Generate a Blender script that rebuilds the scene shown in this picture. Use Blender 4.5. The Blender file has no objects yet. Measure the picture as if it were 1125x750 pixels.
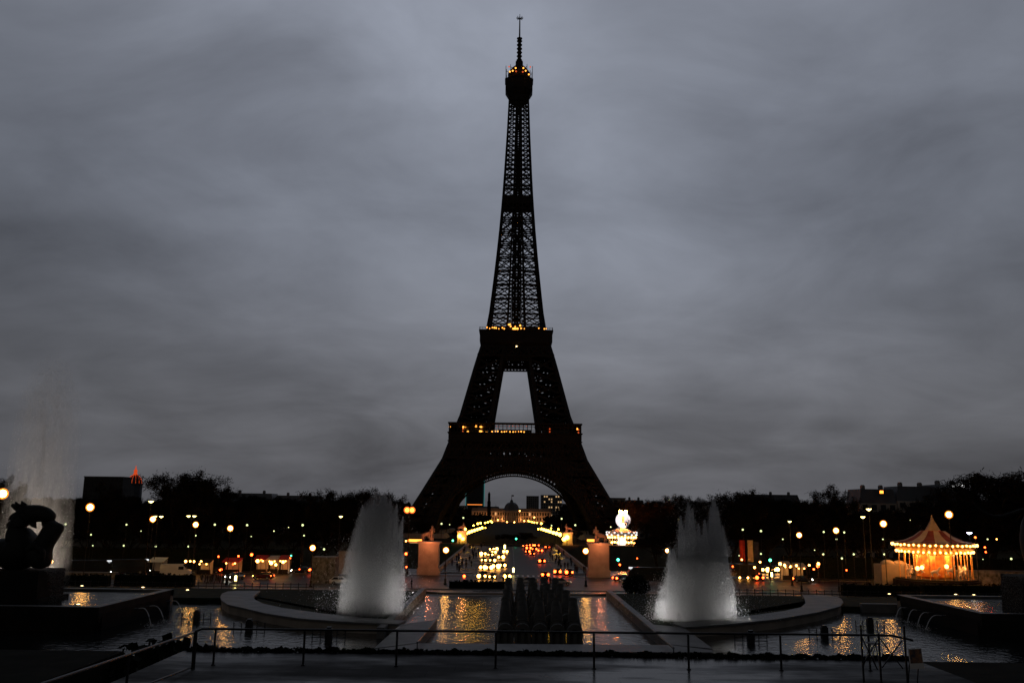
import bpy, math, random
import numpy as np
from mathutils import Vector, Matrix
R = math.radians
random.seed(7); rng = np.random.default_rng(7)
sc = bpy.context.scene
COL = sc.collection

# ------------------------------------------------------------------ camera
F, CX, CY, HC = 975.0, 562.5, 375.0, 15.0
PITCH, ROLL = math.atan(183/F), R(0.75)
cp, sp = math.cos(PITCH), math.sin(PITCH)
fwd = Vector((0, cp, sp)); r0 = Vector((1, 0, 0)); u0 = Vector((0, -sp, cp))
cam_u = math.cos(ROLL)*u0 - math.sin(ROLL)*r0
cam_r = math.cos(ROLL)*r0 + math.sin(ROLL)*u0
cam_d = bpy.data.cameras.new('camera'); cam = bpy.data.objects.new('camera', cam_d); COL.objects.link(cam)
m = Matrix((cam_r, cam_u, -fwd)).transposed().to_4x4(); m.translation = (0, 0, HC)
cam.matrix_world = m
cam_d.sensor_width = 36; cam_d.lens = F/1125*36; cam_d.clip_end = 12000; cam_d.clip_start = 0.1
sc.camera = cam

def ray(x, y): return fwd*F + cam_r*(x-CX) - cam_u*(y-CY)
def at(x, y, Y):                       # world point seen at photo pixel (x, y), Y metres ahead
    d = ray(x, y); return Vector((d.x*Y/d.y, Y, HC + d.z*Y/d.y))
def on(x, y, z):                       # world point seen at (x, y) on the level z
    d = ray(x, y); t = (z-HC)/d.z; return Vector((d.x*t, d.y*t, z))

# ------------------------------------------------------------------ world, sun, exposure
w = bpy.data.worlds.new('World'); sc.world = w; w.use_nodes = True
nt = w.node_tree; nd = nt.nodes; lk = nt.links; nd.clear()
SUN_EL, SUN_ROT = R(24), R(200)
out = nd.new('ShaderNodeOutputWorld'); bg = nd.new('ShaderNodeBackground')
sky = nd.new('ShaderNodeTexSky'); sky.sky_type = 'NISHITA'; sky.sun_disc = False
sky.sun_elevation = SUN_EL; sky.sun_rotation = SUN_ROT; sky.air_density = 1.5; sky.dust_density = 3
tc = nd.new('ShaderNodeTexCoord'); sep = nd.new('ShaderNodeSeparateXYZ'); lk.new(tc.outputs['Generated'], sep.inputs[0])
def vm(op, a, b=None):
    n = nd.new('ShaderNodeMath'); n.operation = op
    for i, v in enumerate((a, b)):
        if v is None: continue
        if isinstance(v, (int, float)): n.inputs[i].default_value = v
        else: lk.new(v, n.inputs[i])
    return n.outputs[0]
zc = vm('ADD', vm('MAXIMUM', sep.outputs[2], 0.0), 0.26)
cmb = nd.new('ShaderNodeCombineXYZ')
lk.new(vm('MULTIPLY', vm('DIVIDE', sep.outputs[0], zc), 0.85), cmb.inputs[0]); lk.new(vm('DIVIDE', sep.outputs[1], zc), cmb.inputs[1])
def wnoise(scale, detail, rough, dist, seed):
    n = nd.new('ShaderNodeTexNoise'); n.noise_dimensions = '4D'; n.inputs['W'].default_value = seed
    n.inputs['Scale'].default_value = scale; n.inputs['Detail'].default_value = detail
    n.inputs['Roughness'].default_value = rough; n.inputs['Distortion'].default_value = dist
    lk.new(cmb.outputs[0], n.inputs['Vector']); return n.outputs['Fac']
n1 = wnoise(0.8, 6, 0.5, 0.5, 7.1); n2 = wnoise(2.6, 8, 0.55, 0.5, 9.1)
nsum = vm('ADD', vm('MULTIPLY', n1, 0.60), vm('MULTIPLY', n2, 0.40))
ramp = nd.new('ShaderNodeValToRGB'); lk.new(nsum, ramp.inputs[0])
ramp.color_ramp.elements[0].position = 0.37; ramp.color_ramp.elements[0].color = (0.086, 0.093, 0.113, 1)
ramp.color_ramp.elements[1].position = 0.63; ramp.color_ramp.elements[1].color = (0.192, 0.209, 0.252, 1)
# the overcast is thinner and brighter high up, duller towards the horizon
el = nd.new('ShaderNodeMapRange'); el.inputs['From Min'].default_value = 0.0; el.inputs['From Max'].default_value = 0.50
el.inputs['To Min'].default_value = 0.64; el.inputs['To Max'].default_value = 1.80; lk.new(sep.outputs[2], el.inputs['Value'])
mul = nd.new('ShaderNodeVectorMath'); mul.operation = 'SCALE'; lk.new(ramp.outputs[0], mul.inputs[0]); lk.new(el.outputs[0], mul.inputs['Scale'])
skys = nd.new('ShaderNodeVectorMath'); skys.operation = 'SCALE'; lk.new(sky.outputs[0], skys.inputs[0]); skys.inputs['Scale'].default_value = 0.07
mix = nd.new('ShaderNodeMix'); mix.data_type = 'RGBA'; mix.inputs[0].default_value = 0.985
# dimming put into the sky overhead and behind to cut ground light; sides duller
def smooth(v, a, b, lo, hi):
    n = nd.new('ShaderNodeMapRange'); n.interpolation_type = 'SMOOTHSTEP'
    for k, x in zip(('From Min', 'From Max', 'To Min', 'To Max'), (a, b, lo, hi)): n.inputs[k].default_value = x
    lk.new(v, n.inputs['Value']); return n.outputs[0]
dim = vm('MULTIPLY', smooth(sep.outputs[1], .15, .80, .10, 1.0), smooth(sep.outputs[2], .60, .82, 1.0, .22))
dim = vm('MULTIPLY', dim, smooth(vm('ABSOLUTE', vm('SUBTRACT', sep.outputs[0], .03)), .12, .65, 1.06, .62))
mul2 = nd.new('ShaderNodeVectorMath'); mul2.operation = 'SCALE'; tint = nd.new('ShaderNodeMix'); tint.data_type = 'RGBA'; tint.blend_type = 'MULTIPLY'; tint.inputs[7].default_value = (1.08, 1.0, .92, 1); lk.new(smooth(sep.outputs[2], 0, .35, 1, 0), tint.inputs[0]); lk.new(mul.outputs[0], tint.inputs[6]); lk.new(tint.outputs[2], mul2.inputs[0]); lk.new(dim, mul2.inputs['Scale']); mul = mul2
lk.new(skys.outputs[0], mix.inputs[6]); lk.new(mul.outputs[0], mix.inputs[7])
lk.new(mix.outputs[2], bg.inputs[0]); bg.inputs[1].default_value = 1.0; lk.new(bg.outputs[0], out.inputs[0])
sl = bpy.data.lights.new('sun', 'SUN'); sl.energy = 0.02; sl.angle = R(40); sl.color = (1, .95, .9)
so = bpy.data.objects.new('sun', sl); COL.objects.link(so); so.rotation_euler = (R(90)-SUN_EL, 0, R(180)-SUN_ROT)
vs = sc.view_settings; vs.view_transform = 'Standard'; vs.look = 'None'; vs.gamma = 1; vs.exposure = 0; vs.use_curve_mapping = False
sc.cycles.use_denoising = True
sc.cycles.max_bounces = 5; sc.cycles.transparent_max_bounces = 16; sc.cycles.sample_clamp_indirect = 30

# ------------------------------------------------------------------ materials
def mat(name, c, rough=0.7, metal=0.0, var=0.25, scale=1.0, bump=0.0, spec=0.5, c2=None, transl=0.0, det=5):
    m = bpy.data.materials.new(name); m.use_nodes = True; t = m.node_tree; N = t.nodes; b = N['Principled BSDF']
    tcn = N.new('ShaderNodeTexCoord'); no = N.new('ShaderNodeTexNoise'); no.inputs['Scale'].default_value = scale; no.inputs['Detail'].default_value = det
    t.links.new(tcn.outputs['Object'], no.inputs['Vector'])
    cr = N.new('ShaderNodeValToRGB'); cr.color_ramp.elements[0].position = .3; cr.color_ramp.elements[1].position = .7
    a = c2 or tuple(x*(1-var) for x in c); cc = c if c2 else tuple(min(1, x*(1+var)) for x in c)
    cr.color_ramp.elements[0].color = (*a, 1); cr.color_ramp.elements[1].color = (*cc, 1)
    t.links.new(no.outputs['Fac'], cr.inputs[0]); t.links.new(cr.outputs[0], b.inputs['Base Color'])
    b.inputs['Roughness'].default_value = rough; b.inputs['Metallic'].default_value = metal; b.inputs['Specular IOR Level'].default_value = spec
    if bump:
        bp = N.new('ShaderNodeBump'); bp.inputs['Distance'].default_value = bump; t.links.new(no.outputs['Fac'], bp.inputs['Height']); t.links.new(bp.outputs[0], b.inputs['Normal'])
    return m
def emi(name, c, s, base=(.8, .8, .8)):
    m = bpy.data.materials.new(name); m.use_nodes = True; b = m.node_tree.nodes['Principled BSDF']
    b.inputs['Base Color'].default_value = (*base, 1); b.inputs['Emission Color'].default_value = (*c, 1); b.inputs['Emission Strength'].default_value = s
    return m
def globe_mat(name, c, s, a):          # thin frosted globe: partly clear, partly glowing
    m = bpy.data.materials.new(name); m.use_nodes = True; t = m.node_tree; N = t.nodes; N.clear()
    o = N.new('ShaderNodeOutputMaterial'); mx = N.new('ShaderNodeMixShader'); tr = N.new('ShaderNodeBsdfTransparent'); e = N.new('ShaderNodeEmission')
    e.inputs[0].default_value = (*c, 1); e.inputs[1].default_value = s; mx.inputs[0].default_value = a
    t.links.new(tr.outputs[0], mx.inputs[1]); t.links.new(e.outputs[0], mx.inputs[2]); t.links.new(mx.outputs[0], o.inputs[0]); return m
def paving_mat(name, c, bw, bh, rough):
    m = mat(name, c, rough, 0, .35, .35, 0, .5); t = m.node_tree; N = t.nodes; b = N['Principled BSDF']
    tcn = N.new('ShaderNodeTexCoord'); br = N.new('ShaderNodeTexBrick'); br.inputs['Scale'].default_value = 1
    br.inputs['Brick Width'].default_value = bw; br.inputs['Row Height'].default_value = bh; br.inputs['Mortar Size'].default_value = .012; br.offset = .5
    br.inputs['Color1'].default_value = (1, 1, 1, 1); br.inputs['Color2'].default_value = (.5, .5, .5, 1); br.inputs['Mortar'].default_value = (.3, .3, .3, 1)
    t.links.new(tcn.outputs['Object'], br.inputs['Vector'])
    mx = N.new('ShaderNodeMix'); mx.data_type = 'RGBA'; mx.blend_type = 'MULTIPLY'; mx.inputs[0].default_value = 1
    src = b.inputs['Base Color'].links[0].from_socket; t.links.new(src, mx.inputs[6]); t.links.new(br.outputs[0], mx.inputs[7]); t.links.new(mx.outputs[2], b.inputs['Base Color'])
    n2 = N.new('ShaderNodeTexNoise'); n2.inputs['Scale'].default_value = .16; n2.inputs['Detail'].default_value = 7; n2.inputs['Roughness'].default_value = .6
    mp = N.new('ShaderNodeMapping'); mp.inputs['Scale'].default_value = (.6, 1.6, 1); t.links.new(tcn.outputs['Object'], mp.inputs[0]); t.links.new(mp.outputs[0], n2.inputs['Vector'])
    rr = N.new('ShaderNodeMapRange'); rr.inputs['From Min'].default_value = .42; rr.inputs['From Max'].default_value = .6; rr.inputs['To Min'].default_value = rough*.35; rr.inputs['To Max'].default_value = rough*1.3
    t.links.new(n2.outputs['Fac'], rr.inputs[0]); t.links.new(rr.outputs[0], b.inputs['Roughness'])
    bp = N.new('ShaderNodeBump'); bp.inputs['Distance'].default_value = .006; t.links.new(br.outputs['Fac'], bp.inputs['Height']); bp.invert = True; t.links.new(bp.outputs[0], b.inputs['Normal'])
    return m
def water_mat(name, slope, sc1, base=(.012, .016, .016)):
    m = bpy.data.materials.new(name); m.use_nodes = True; t = m.node_tree; N = t.nodes; b = N['Principled BSDF']
    b.inputs['Base Color'].default_value = (*base, 1); b.inputs['Roughness'].default_value = .06; b.inputs['IOR'].default_value = 1.33
    tcn = N.new('ShaderNodeTexCoord'); h = None
    for i, (s, wgt) in enumerate(((sc1, 1.0), (sc1*3.1, .33))):
        no = N.new('ShaderNodeTexNoise'); no.inputs['Scale'].default_value = s; no.inputs['Detail'].default_value = 3; no.inputs['Distortion'].default_value = .6
        t.links.new(tcn.outputs['Object'], no.inputs['Vector'])
        mu = N.new('ShaderNodeMath'); mu.operation = 'MULTIPLY'; mu.inputs[1].default_value = wgt; t.links.new(no.outputs['Fac'], mu.inputs[0])
        if h is None: h = mu.outputs[0]
        else:
            ad = N.new('ShaderNodeMath'); t.links.new(h, ad.inputs[0]); t.links.new(mu.outputs[0], ad.inputs[1]); h = ad.outputs[0]
    bp = N.new('ShaderNodeBump'); bp.inputs['Distance'].default_value = slope; t.links.new(h, bp.inputs['Height']); t.links.new(bp.outputs[0], b.inputs['Normal'])
    return m
M = {}
M['iron'] = mat('brown_iron', (.030, .026, .024), .75, 0, .2, .3, spec=.2)
M['black'] = mat('black_metal', (.02, .02, .022), .45, .3, .2, 3)
M['glaze'] = mat('dark_glass', (.02, .025, .03), .12, 0, .2, .2)
M['stone'] = mat('pale_stone', (.42, .36, .30), .8, 0, .18, .6, .02)
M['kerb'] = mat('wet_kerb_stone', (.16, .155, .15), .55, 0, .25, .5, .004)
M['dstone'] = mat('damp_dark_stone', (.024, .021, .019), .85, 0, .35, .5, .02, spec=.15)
M['mott'] = mat('mottled_stone', (.30, .28, .26), .85, 0, .3, 1.3, .15, c2=(.04, .045, .04))
M['quay'] = mat('quay_stone', (.12, .11, .08), .85, 0, .3, .25, .05)
M['asphalt'] = mat('wet_asphalt', (.045, .045, .047), .45, 0, .3, .4, .003, spec=.22)
M['paint'] = mat('road_paint', (.7, .7, .68), .5, 0, .15, 3)
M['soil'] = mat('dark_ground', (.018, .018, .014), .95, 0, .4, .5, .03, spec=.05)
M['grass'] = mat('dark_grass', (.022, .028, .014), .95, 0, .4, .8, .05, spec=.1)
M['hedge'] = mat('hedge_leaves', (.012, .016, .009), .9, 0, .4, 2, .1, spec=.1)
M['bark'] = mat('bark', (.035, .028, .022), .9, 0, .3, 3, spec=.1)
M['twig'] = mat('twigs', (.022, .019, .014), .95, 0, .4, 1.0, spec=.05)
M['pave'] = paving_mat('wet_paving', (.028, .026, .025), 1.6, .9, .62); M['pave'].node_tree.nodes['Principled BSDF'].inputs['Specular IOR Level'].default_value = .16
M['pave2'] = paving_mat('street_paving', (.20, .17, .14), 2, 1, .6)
M['water'] = water_mat('pool_water', .070, 1.05)
M['river'] = water_mat('river_water', .05, .8)
M['bronze'] = mat('dark_bronze', (.008, .007, .006), .7, .0, .4, 1.5, .02)
M['sandst'] = mat('sculpture_stone', (.45, .34, .26), .8, 0, .25, 1.2, .05)
M['white'] = mat('white_paint', (.8, .8, .78), .35, 0, .06, 1)
M['silver'] = mat('silver_paint', (.5, .51, .53), .25, .5, .06, 1)
M['redcar'] = mat('dark_red_paint', (.12, .012, .012), .25, .2, .1, 1)
M['dark'] = mat('dark_paint', (.025, .027, .032), .25, .2, .1, 1)
M['tyre'] = mat('rubber', (.02, .02, .02), .9, 0, .1, 3)
M['facade'] = mat('limestone_facade', (.36, .33, .29), .85, 0, .2, .1)
M['roofz'] = mat('zinc_roof', (.10, .11, .13), .5, .2, .2, .2)
M['dkwall'] = mat('dark_render', (.05, .048, .045), .85, 0, .2, .1)
M['concrete'] = mat('concrete', (.22, .21, .2), .85, 0, .2, .1)
M['canvas'] = mat('canvas', (.75, .72, .66), .8, 0, .08, 1)
M['tentc'] = mat('beige_canvas', (.30, .26, .21), .85, 0, .1, 1)
M['cannon'] = mat('weathered_cannon_stone', (.085, .08, .072), .7, 0, .35, 1.2, .02)
M['roofcanvas'] = mat('cream_canvas', (.42, .31, .24), .85, 0, .12, 1)
M['maroon'] = mat('maroon_canvas', (.16, .02, .018), .85, 0, .2, 1)
M['navy'] = mat('navy_cloth', (.03, .035, .07), .8, 0, .2, 1)
M['redc'] = mat('red_cloth', (.65, .04, .02), .7, 0, .15, 1)
M['yelc'] = mat('cream_cloth', (.75, .55, .28), .7, 0, .15, 1)
M['gold'] = mat('painted_gold', (.75, .42, .12), .4, .3, .3, 2)
M['gilt'] = emi('glowing_gilt', (1, .10, .02), .55, (.5, .3, .1))  # red floodlit look of the dome put into the gilt as emission
M['cloth'] = mat('dark_clothes', (.03, .03, .035), .9, 0, .3, 4)
M['skin'] = mat('skin', (.35, .2, .14), .6, 0, .1, 4)
M['hair'] = mat('dark_hair', (.02, .015, .01), .7, 0, .1, 4)
def E(n, c, s): M[n] = emi(n, c, s); return M[n]
E('bulb_core', (1, .47, .10), 115); E('bulb_pale', (1, .80, .25), 7); E('bulb_red', (1, .18, .03), 14)
E('bulb_small', (.85, 1, .45), 1.5); E('head', (1, .42, .07), 20); E('headw', (.95, .95, .8), 18); E('tail', (1, .07, .01), 16)
E('bridge_bulb', (1, .52, .05), 17); E('ride_lamp', (1, .22, .03), 420); E('amber', (1, .26, .03), 4); E('amber_dim', (1, .25, .03), 1.2); E('win', (1, .62, .28), .55)
E('win_w', (.9, .95, 1), .9); E('green', (.05, 1, .45), 8); E('cyan', (.1, .6, .6), .18); E('sign_w', (1, 1, 1), 1.3)
E('carbulb', (1, .40, .09), 9); E('bulb_blue', (.75, .8, 1), 14); E('tower_bulb', (1, .36, .05), 3.0); E('tower_red', (1, .12, .02), .7)
E('milk', (.95, .95, 1), .95); E('stall', (1, .38, .07), 16); E('rim_glow', (1, .7, .3), 6)
M['globe_o'] = globe_mat('orange_globe', (1, .24, .02), 2.2, .55)
M['globe_y'] = globe_mat('yellow_globe', (1, .75, .15), 1.6, .5)
M['globe_r'] = globe_mat('red_globe', (1, .14, .02), 2.2, .6)
m_ = bpy.data.materials.new('spray_water'); m_.use_nodes = True; b_ = m_.node_tree.nodes['Principled BSDF']
b_.inputs['Base Color'].default_value = (.80, .80, .82, 1); b_.inputs['Roughness'].default_value = .5; M['spray'] = m_
def mist_mat(name, dens, col, scale=.9, power=1.0):
    m = bpy.data.materials.new(name); m.use_nodes = True; t = m.node_tree; N = t.nodes; N.clear(); o = N.new('ShaderNodeOutputMaterial'); v = N.new('ShaderNodeVolumePrincipled'); t.links.new(v.outputs[0], o.inputs['Volume'])
    v.inputs['Color'].default_value = (*col, 1); tcn = N.new('ShaderNodeTexCoord'); mp = N.new('ShaderNodeMapping'); mp.inputs['Scale'].default_value = (1.5, 1.5, .42); n_ = N.new('ShaderNodeTexNoise'); n_.inputs['Scale'].default_value = scale; n_.inputs['Detail'].default_value = 5; n_.inputs['Roughness'].default_value = .7; n_.inputs['Distortion'].default_value = .5
    t.links.new(tcn.outputs['Object'], mp.inputs[0]); t.links.new(mp.outputs[0], n_.inputs['Vector']); mr = N.new('ShaderNodeMapRange'); mr.inputs['From Min'].default_value = .40; mr.inputs['From Max'].default_value = .66; mr.inputs['To Min'].default_value = dens*.05; mr.inputs['To Max'].default_value = dens*2.3
    t.links.new(n_.outputs['Fac'], mr.inputs[0]); t.links.new(mr.outputs[0], v.inputs['Density']); return m
M['mist'] = mist_mat('fountain_mist', .23, (.97, .97, .98), 1.25); M['faint_mist'] = mist_mat('faint_mist', .030, (.97, .95, .92))
M['thin_spray'] = mat('fine_spray', (.30, .28, .26), .6, 0, .05, 1)

# ------------------------------------------------------------------ mesh helpers
class MB:
    def __init__(s): s.v = []; s.f = []; s.m = []; s.n = 0
    def add(s, vs, fs, mi=0):
        k = s.n; s.v.extend([tuple(p) for p in vs]); s.n += len(vs)
        s.f.extend([tuple(i+k for i in f) for f in fs]); s.m.extend([mi]*len(fs)); return s
    def box(s, c, d, mi=0, rz=0.0, top=1.0):
        hx, hy, hz = d[0]/2, d[1]/2, d[2]/2; ca, sa = math.cos(rz), math.sin(rz); vs = []
        for z, k in ((-hz, 1), (hz, top)):
            for x, y in ((-hx, -hy), (hx, -hy), (hx, hy), (-hx, hy)):
                x *= k; y *= k; vs.append((c[0]+x*ca-y*sa, c[1]+x*sa+y*ca, c[2]+z))
        return s.add(vs, [(3, 2, 1, 0), (4, 5, 6, 7), (0, 1, 5, 4), (1, 2, 6, 5), (2, 3, 7, 6), (3, 0, 4, 7)], mi)
    def beam(s, p, q, w, h=None, mi=0):
        p = Vector(p); q = Vector(q); a = q-p
        if a.length < 1e-6: return s
        a.normalize(); ref = Vector((0, 0, 1)) if abs(a.z) < .95 else Vector((0, 1, 0))
        x = a.cross(ref).normalized(); y = a.cross(x); x *= w/2; y *= (h or w)/2
        vs = [p-x-y, p+x-y, p+x+y, p-x+y, q-x-y, q+x-y, q+x+y, q-x+y]
        return s.add(vs, [(0, 1, 2, 3), (7, 6, 5, 4), (0, 4, 5, 1), (1, 5, 6, 2), (2, 6, 7, 3), (3, 7, 4, 0)], mi)
    def tube(s, pts, rs, n=6, mi=0, cap=True):
        pts = [Vector(p) for p in pts]
        if not hasattr(rs, '__len__'): rs = [rs]*len(pts)
        vs = []; L = len(pts)
        for i, p in enumerate(pts):
            a = (pts[min(i+1, L-1)]-pts[max(i-1, 0)]).normalized(); ref = Vector((0, 0, 1)) if abs(a.z) < .9 else Vector((0, 1, 0))
            x = a.cross(ref).normalized(); y = a.cross(x)
            vs += [p+(x*math.cos(t)+y*math.sin(t))*rs[i] for t in [2*math.pi*k/n for k in range(n)]]
        fs = [(i*n+k, (i+1)*n+k, (i+1)*n+(k+1) % n, i*n+(k+1) % n) for i in range(L-1) for k in range(n)]
        if cap: fs += [tuple(range(n)), tuple((L-1)*n+k for k in reversed(range(n)))]
        return s.add(vs, fs, mi)
    def lathe(s, prof, c=(0, 0, 0), n=16, mi=0, rot=None, off=0.0):
        vs = []
        for r, z in prof:
            for k in range(n):
                t = 2*math.pi*k/n+off; p = Vector((r*math.cos(t), r*math.sin(t), z))
                if rot: p = rot @ p
                vs.append(p+Vector(c))
        L = len(prof); fs = [(i*n+k, i*n+(k+1) % n, (i+1)*n+(k+1) % n, (i+1)*n+k) for i in range(L-1) for k in range(n)]
        fs += [tuple(reversed(range(n))), tuple((L-1)*n+k for k in range(n))]
        return s.add(vs, fs, mi)
    def ball(s, c, r, n=10, mi=0, sz=1.0):
        return s.lathe([(max(.001, r*math.sin(math.pi*i/n)), -r*sz*math.cos(math.pi*i/n)) for i in range(n+1)], c, n, mi)
    def prism(s, poly, z0, z1, mi=0):
        n = len(poly); a = sum(poly[i][0]*poly[(i+1) % n][1]-poly[(i+1) % n][0]*poly[i][1] for i in range(n))
        if a < 0: poly = poly[::-1]
        f0 = z0 if callable(z0) else (lambda p: z0); f1 = z1 if callable(z1) else (lambda p: z1)
        vs = [(p[0], p[1], f0(p)) for p in poly]+[(p[0], p[1], f1(p)) for p in poly]
        return s.add(vs, [tuple(reversed(range(n))), tuple(range(n, 2*n))]+[(i, (i+1) % n, n+(i+1) % n, n+i) for i in range(n)], mi)
    def build(s, name, mats, parent=None, smooth=False, loc=None):
        me = bpy.data.meshes.new(name); me.from_pydata(s.v, [], s.f)
        for mm in (mats if isinstance(mats, (list, tuple)) else [mats]): me.materials.append(mm)
        me.polygons.foreach_set('material_index', s.m)
        if smooth: me.polygons.foreach_set('use_smooth', [True]*len(s.f))
        me.update(); return link(name, me, parent, loc)
def link(name, me, parent=None, loc=None):
    o = bpy.data.objects.new(name, me); COL.objects.link(o)
    if parent is not None: o.parent = parent
    if loc is not None: o.location = loc
    return o
def tag(o, label=None, cat=None, group=None, kind=None):
    if label: o['label'] = label
    if cat: o['category'] = cat
    if group: o['group'] = group
    if kind: o['kind'] = kind
    return o
def empty(name, loc, label=None, cat=None, group=None, rz=0.0):
    o = bpy.data.objects.new(name, None); COL.objects.link(o); o.location = loc; o.rotation_euler.z = rz; o.empty_display_size = .2
    return tag(o, label, cat, group)
def snap(o):                                   # (object, [children...]) tree, read once per prototype
    return (o, [snap(c) for c in o.children])
def copy_tree(tree, parent=None, loc=None, rz=None, scale=None, label=None, group=None):
    o, ch = tree; c = o.copy(); COL.objects.link(c); c.parent = parent
    if loc is not None: c.location = loc
    if rz is not None: c.rotation_euler.z = rz
    if scale is not None: c.scale = scale if hasattr(scale, '__len__') else (scale,)*3
    if label: c['label'] = label
    if group: c['group'] = group
    for k in ch: copy_tree(k, c)
    return c
class Kind:                                    # first use moves the prototype itself, later uses copy it
    def __init__(s, maker): s.maker = maker; s.tree = None
    def put(s, loc, rz=0.0, scale=1.0, label=None, cat=None, group=None):
        if s.tree is None:
            o = s.maker(); bpy.context.view_layer.update(); s.tree = snap(o)
            o.location = loc; o.rotation_euler.z = rz; o.scale = scale if hasattr(scale, '__len__') else (scale,)*3
            tag(o, label, cat, group); return o
        return copy_tree(s.tree, None, loc, rz, scale, label, group)
ORD = ['nearest', 'second', 'third', 'fourth', 'fifth', 'sixth', 'seventh', 'eighth', 'ninth', 'tenth', 'eleventh', 'twelfth', 'thirteenth', 'fourteenth', 'fifteenth', 'sixteenth', 'seventeenth', 'eighteenth', 'nineteenth', 'twentieth', 'twenty-first', 'twenty-second', 'twenty-third', 'twenty-fourth', 'twenty-fifth', 'twenty-sixth', 'twenty-seventh', 'twenty-eighth', 'twenty-ninth', 'thirtieth']
def skin_mesh(name, joints, edges, mats, sub=2, matfn=None):
    me = bpy.data.meshes.new(name); me.from_pydata([j[:3] for j in joints], edges, [])
    o = bpy.data.objects.new(name, me); COL.objects.link(o)
    md = o.modifiers.new('s', 'SKIN'); md.use_smooth_shade = True
    for i, j in enumerate(joints):
        sv = me.skin_vertices[0].data[i]; rr = j[3]; sv.radius = (rr, rr) if not hasattr(rr, '__len__') else rr; sv.use_root = (i == 0)
    sb = o.modifiers.new('u', 'SUBSURF'); sb.levels = sub; sb.render_levels = sub
    dg = bpy.context.evaluated_depsgraph_get(); dg.update(); ev = o.evaluated_get(dg); nm = bpy.data.meshes.new_from_object(ev)
    nm.name = name; bpy.data.objects.remove(o)
    nm.materials.clear()
    for mm in mats: nm.materials.append(mm)
    for p in nm.polygons:
        p.use_smooth = True; p.material_index = matfn(p.center) if matfn else 0
    return nm

# ------------------------------------------------------------------ the ground, river, basin
def struct(name, mb, m): return tag(mb.build(name, m), kind='structure')
def rect(x0, x1, y0, y1): return [(x0, y0), (x1, y0), (x1, y1), (x0, y1)]
struct('ground', MB().prism(rect(-6000, 6000, 365.6, 9000), -12, 0), M['soil'])
struct('square', MB().prism(rect(-6000, 6000, 165, 226), -12, 0), M['pave2'])
struct('road', MB().prism(rect(-400, 400, 171, 203.5), 0.004, 0.02), M['asphalt'])
struct('river', MB().prism(rect(-3000, 3000, 225, 367), -9.5, -9), M['river'])
struct('riverbed', MB().prism(rect(-3000, 3000, 205, 370), -14, -13), M['soil'])
q = MB(); q.prism(rect(-1500, 1500, 364.6, 365.6), -12, .55); q.prism(rect(-1500, 1500, 364.3, 365.9), .55, .75)
for k in range(-60, 61): q.box((k*12, 364.4, -6), (.8, .5, 11))
tag(q.build('quay_wall', M['quay']), 'long pale stone quay wall across the river on both sides of the bridge', 'wall')
XC = on(564, 626, 0).x
struct('bridge_road', MB().prism(rect(XC-9.5, XC+10, 203.5, 372), -1.2, .02), M['asphalt'])
struct('bridge_pavement', MB().prism(rect(XC-17.5, XC-9.5, 212, 365), -1.2, .16).prism(rect(XC+10, XC+17.5, 212, 365), -1.2, .16), M['pave2'])
for k, nm in ((-1, 'left'), (1, 'right')):
    b = MB(); x = XC+17.6*k; b.prism(rect(x-.25, x+.25, 214, 363), -1.5, .95); b.prism(rect(x-.35, x+.35, 214, 363), .95, 1.12)
    tag(b.build('bridge_parapet', M['stone']), 'low stone parapet along the %s side of the road bridge' % nm, 'parapet')
b = MB()
for k in range(4):
    for x in (XC-12, XC, XC+12): b.box((x, 245+k*30, -7.5), (8, 4, 12))
tag(b.build('bridge_pier', M['quay']), 'stone piers under the road bridge', 'pier', None, 'structure')
mk = MB()
for k in range(18): mk.prism(rect(XC+.2, XC+.35, 214+k*8, 217.5+k*8), .024, .028)
for k in range(40): mk.prism(rect(-160+k*8, -156.5+k*8, 187, 187.15), .024, .028)
for k in range(16):
    mk.prism(rect(XC-9+k*1.2, XC-8.5+k*1.2, 205, 209), .024, .028)
struct('road_marking', mk, M['paint'])
k_ = MB(); k_.prism(rect(-400, 400, 170.7, 171), 0.0, .14); k_.prism(rect(-400, XC-10, 203.5, 203.8), 0, .14); k_.prism(rect(XC+10.5, 400, 203.5, 203.8), 0, .14)
struct('kerb', k_, M['kerb'])

# lawns and the fountain basin (levels: water 3, rim 4, side basins 5.3)
XA = (on(464, 652, 3.0).x+on(668, 653, 3.0).x)/2           # axis of the long canal
CW = 12.6
zl = lambda p: 3.6 if p[1] <= 127 else 3.6*(165-p[1])/38+.0
L = MB()
L.prism([(-420, 127), (XA-CW-.6, 127), (XA-CW-.6, 165), (-420, 165)], -1, zl)
L.prism([(XA+CW+.6, 127), (420, 127), (420, 165), (XA+CW+.6, 165)], -1, zl)
L.prism([(XA-CW-.6, 128), (XA+CW+.6, 128), (XA+CW+.6, 165), (XA-CW-.6, 165)], -1, lambda p: 3.0 if p[1] < 130 else 0)
L.prism(rect(-420, XA-CW-.6, 114, 127), -1, 3.6); L.prism(rect(XA+CW+.6, 420, 114, 127), -1, 3.6)
L.prism(rect(-420, -75, -30, 114), -1, 3.6); L.prism(rect(75, 420, -30, 114), -1, 3.6)
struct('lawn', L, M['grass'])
struct('basin_floor', MB().prism(rect(-75, 75, 31, 128), 0, 1.5), M['dstone'])
wt = MB(); wt.add([(-75, 50, 3), (75, 50, 3), (75, 114, 3), (-75, 114, 3)], [(0, 1, 2, 3)])
wt.add([(XA-CW, 114, 3), (XA+CW, 114, 3), (XA+CW, 127.6, 3), (XA-CW, 127.6, 3)], [(0, 1, 2, 3)])
struct('fountain_water', wt, M['water'])
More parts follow.
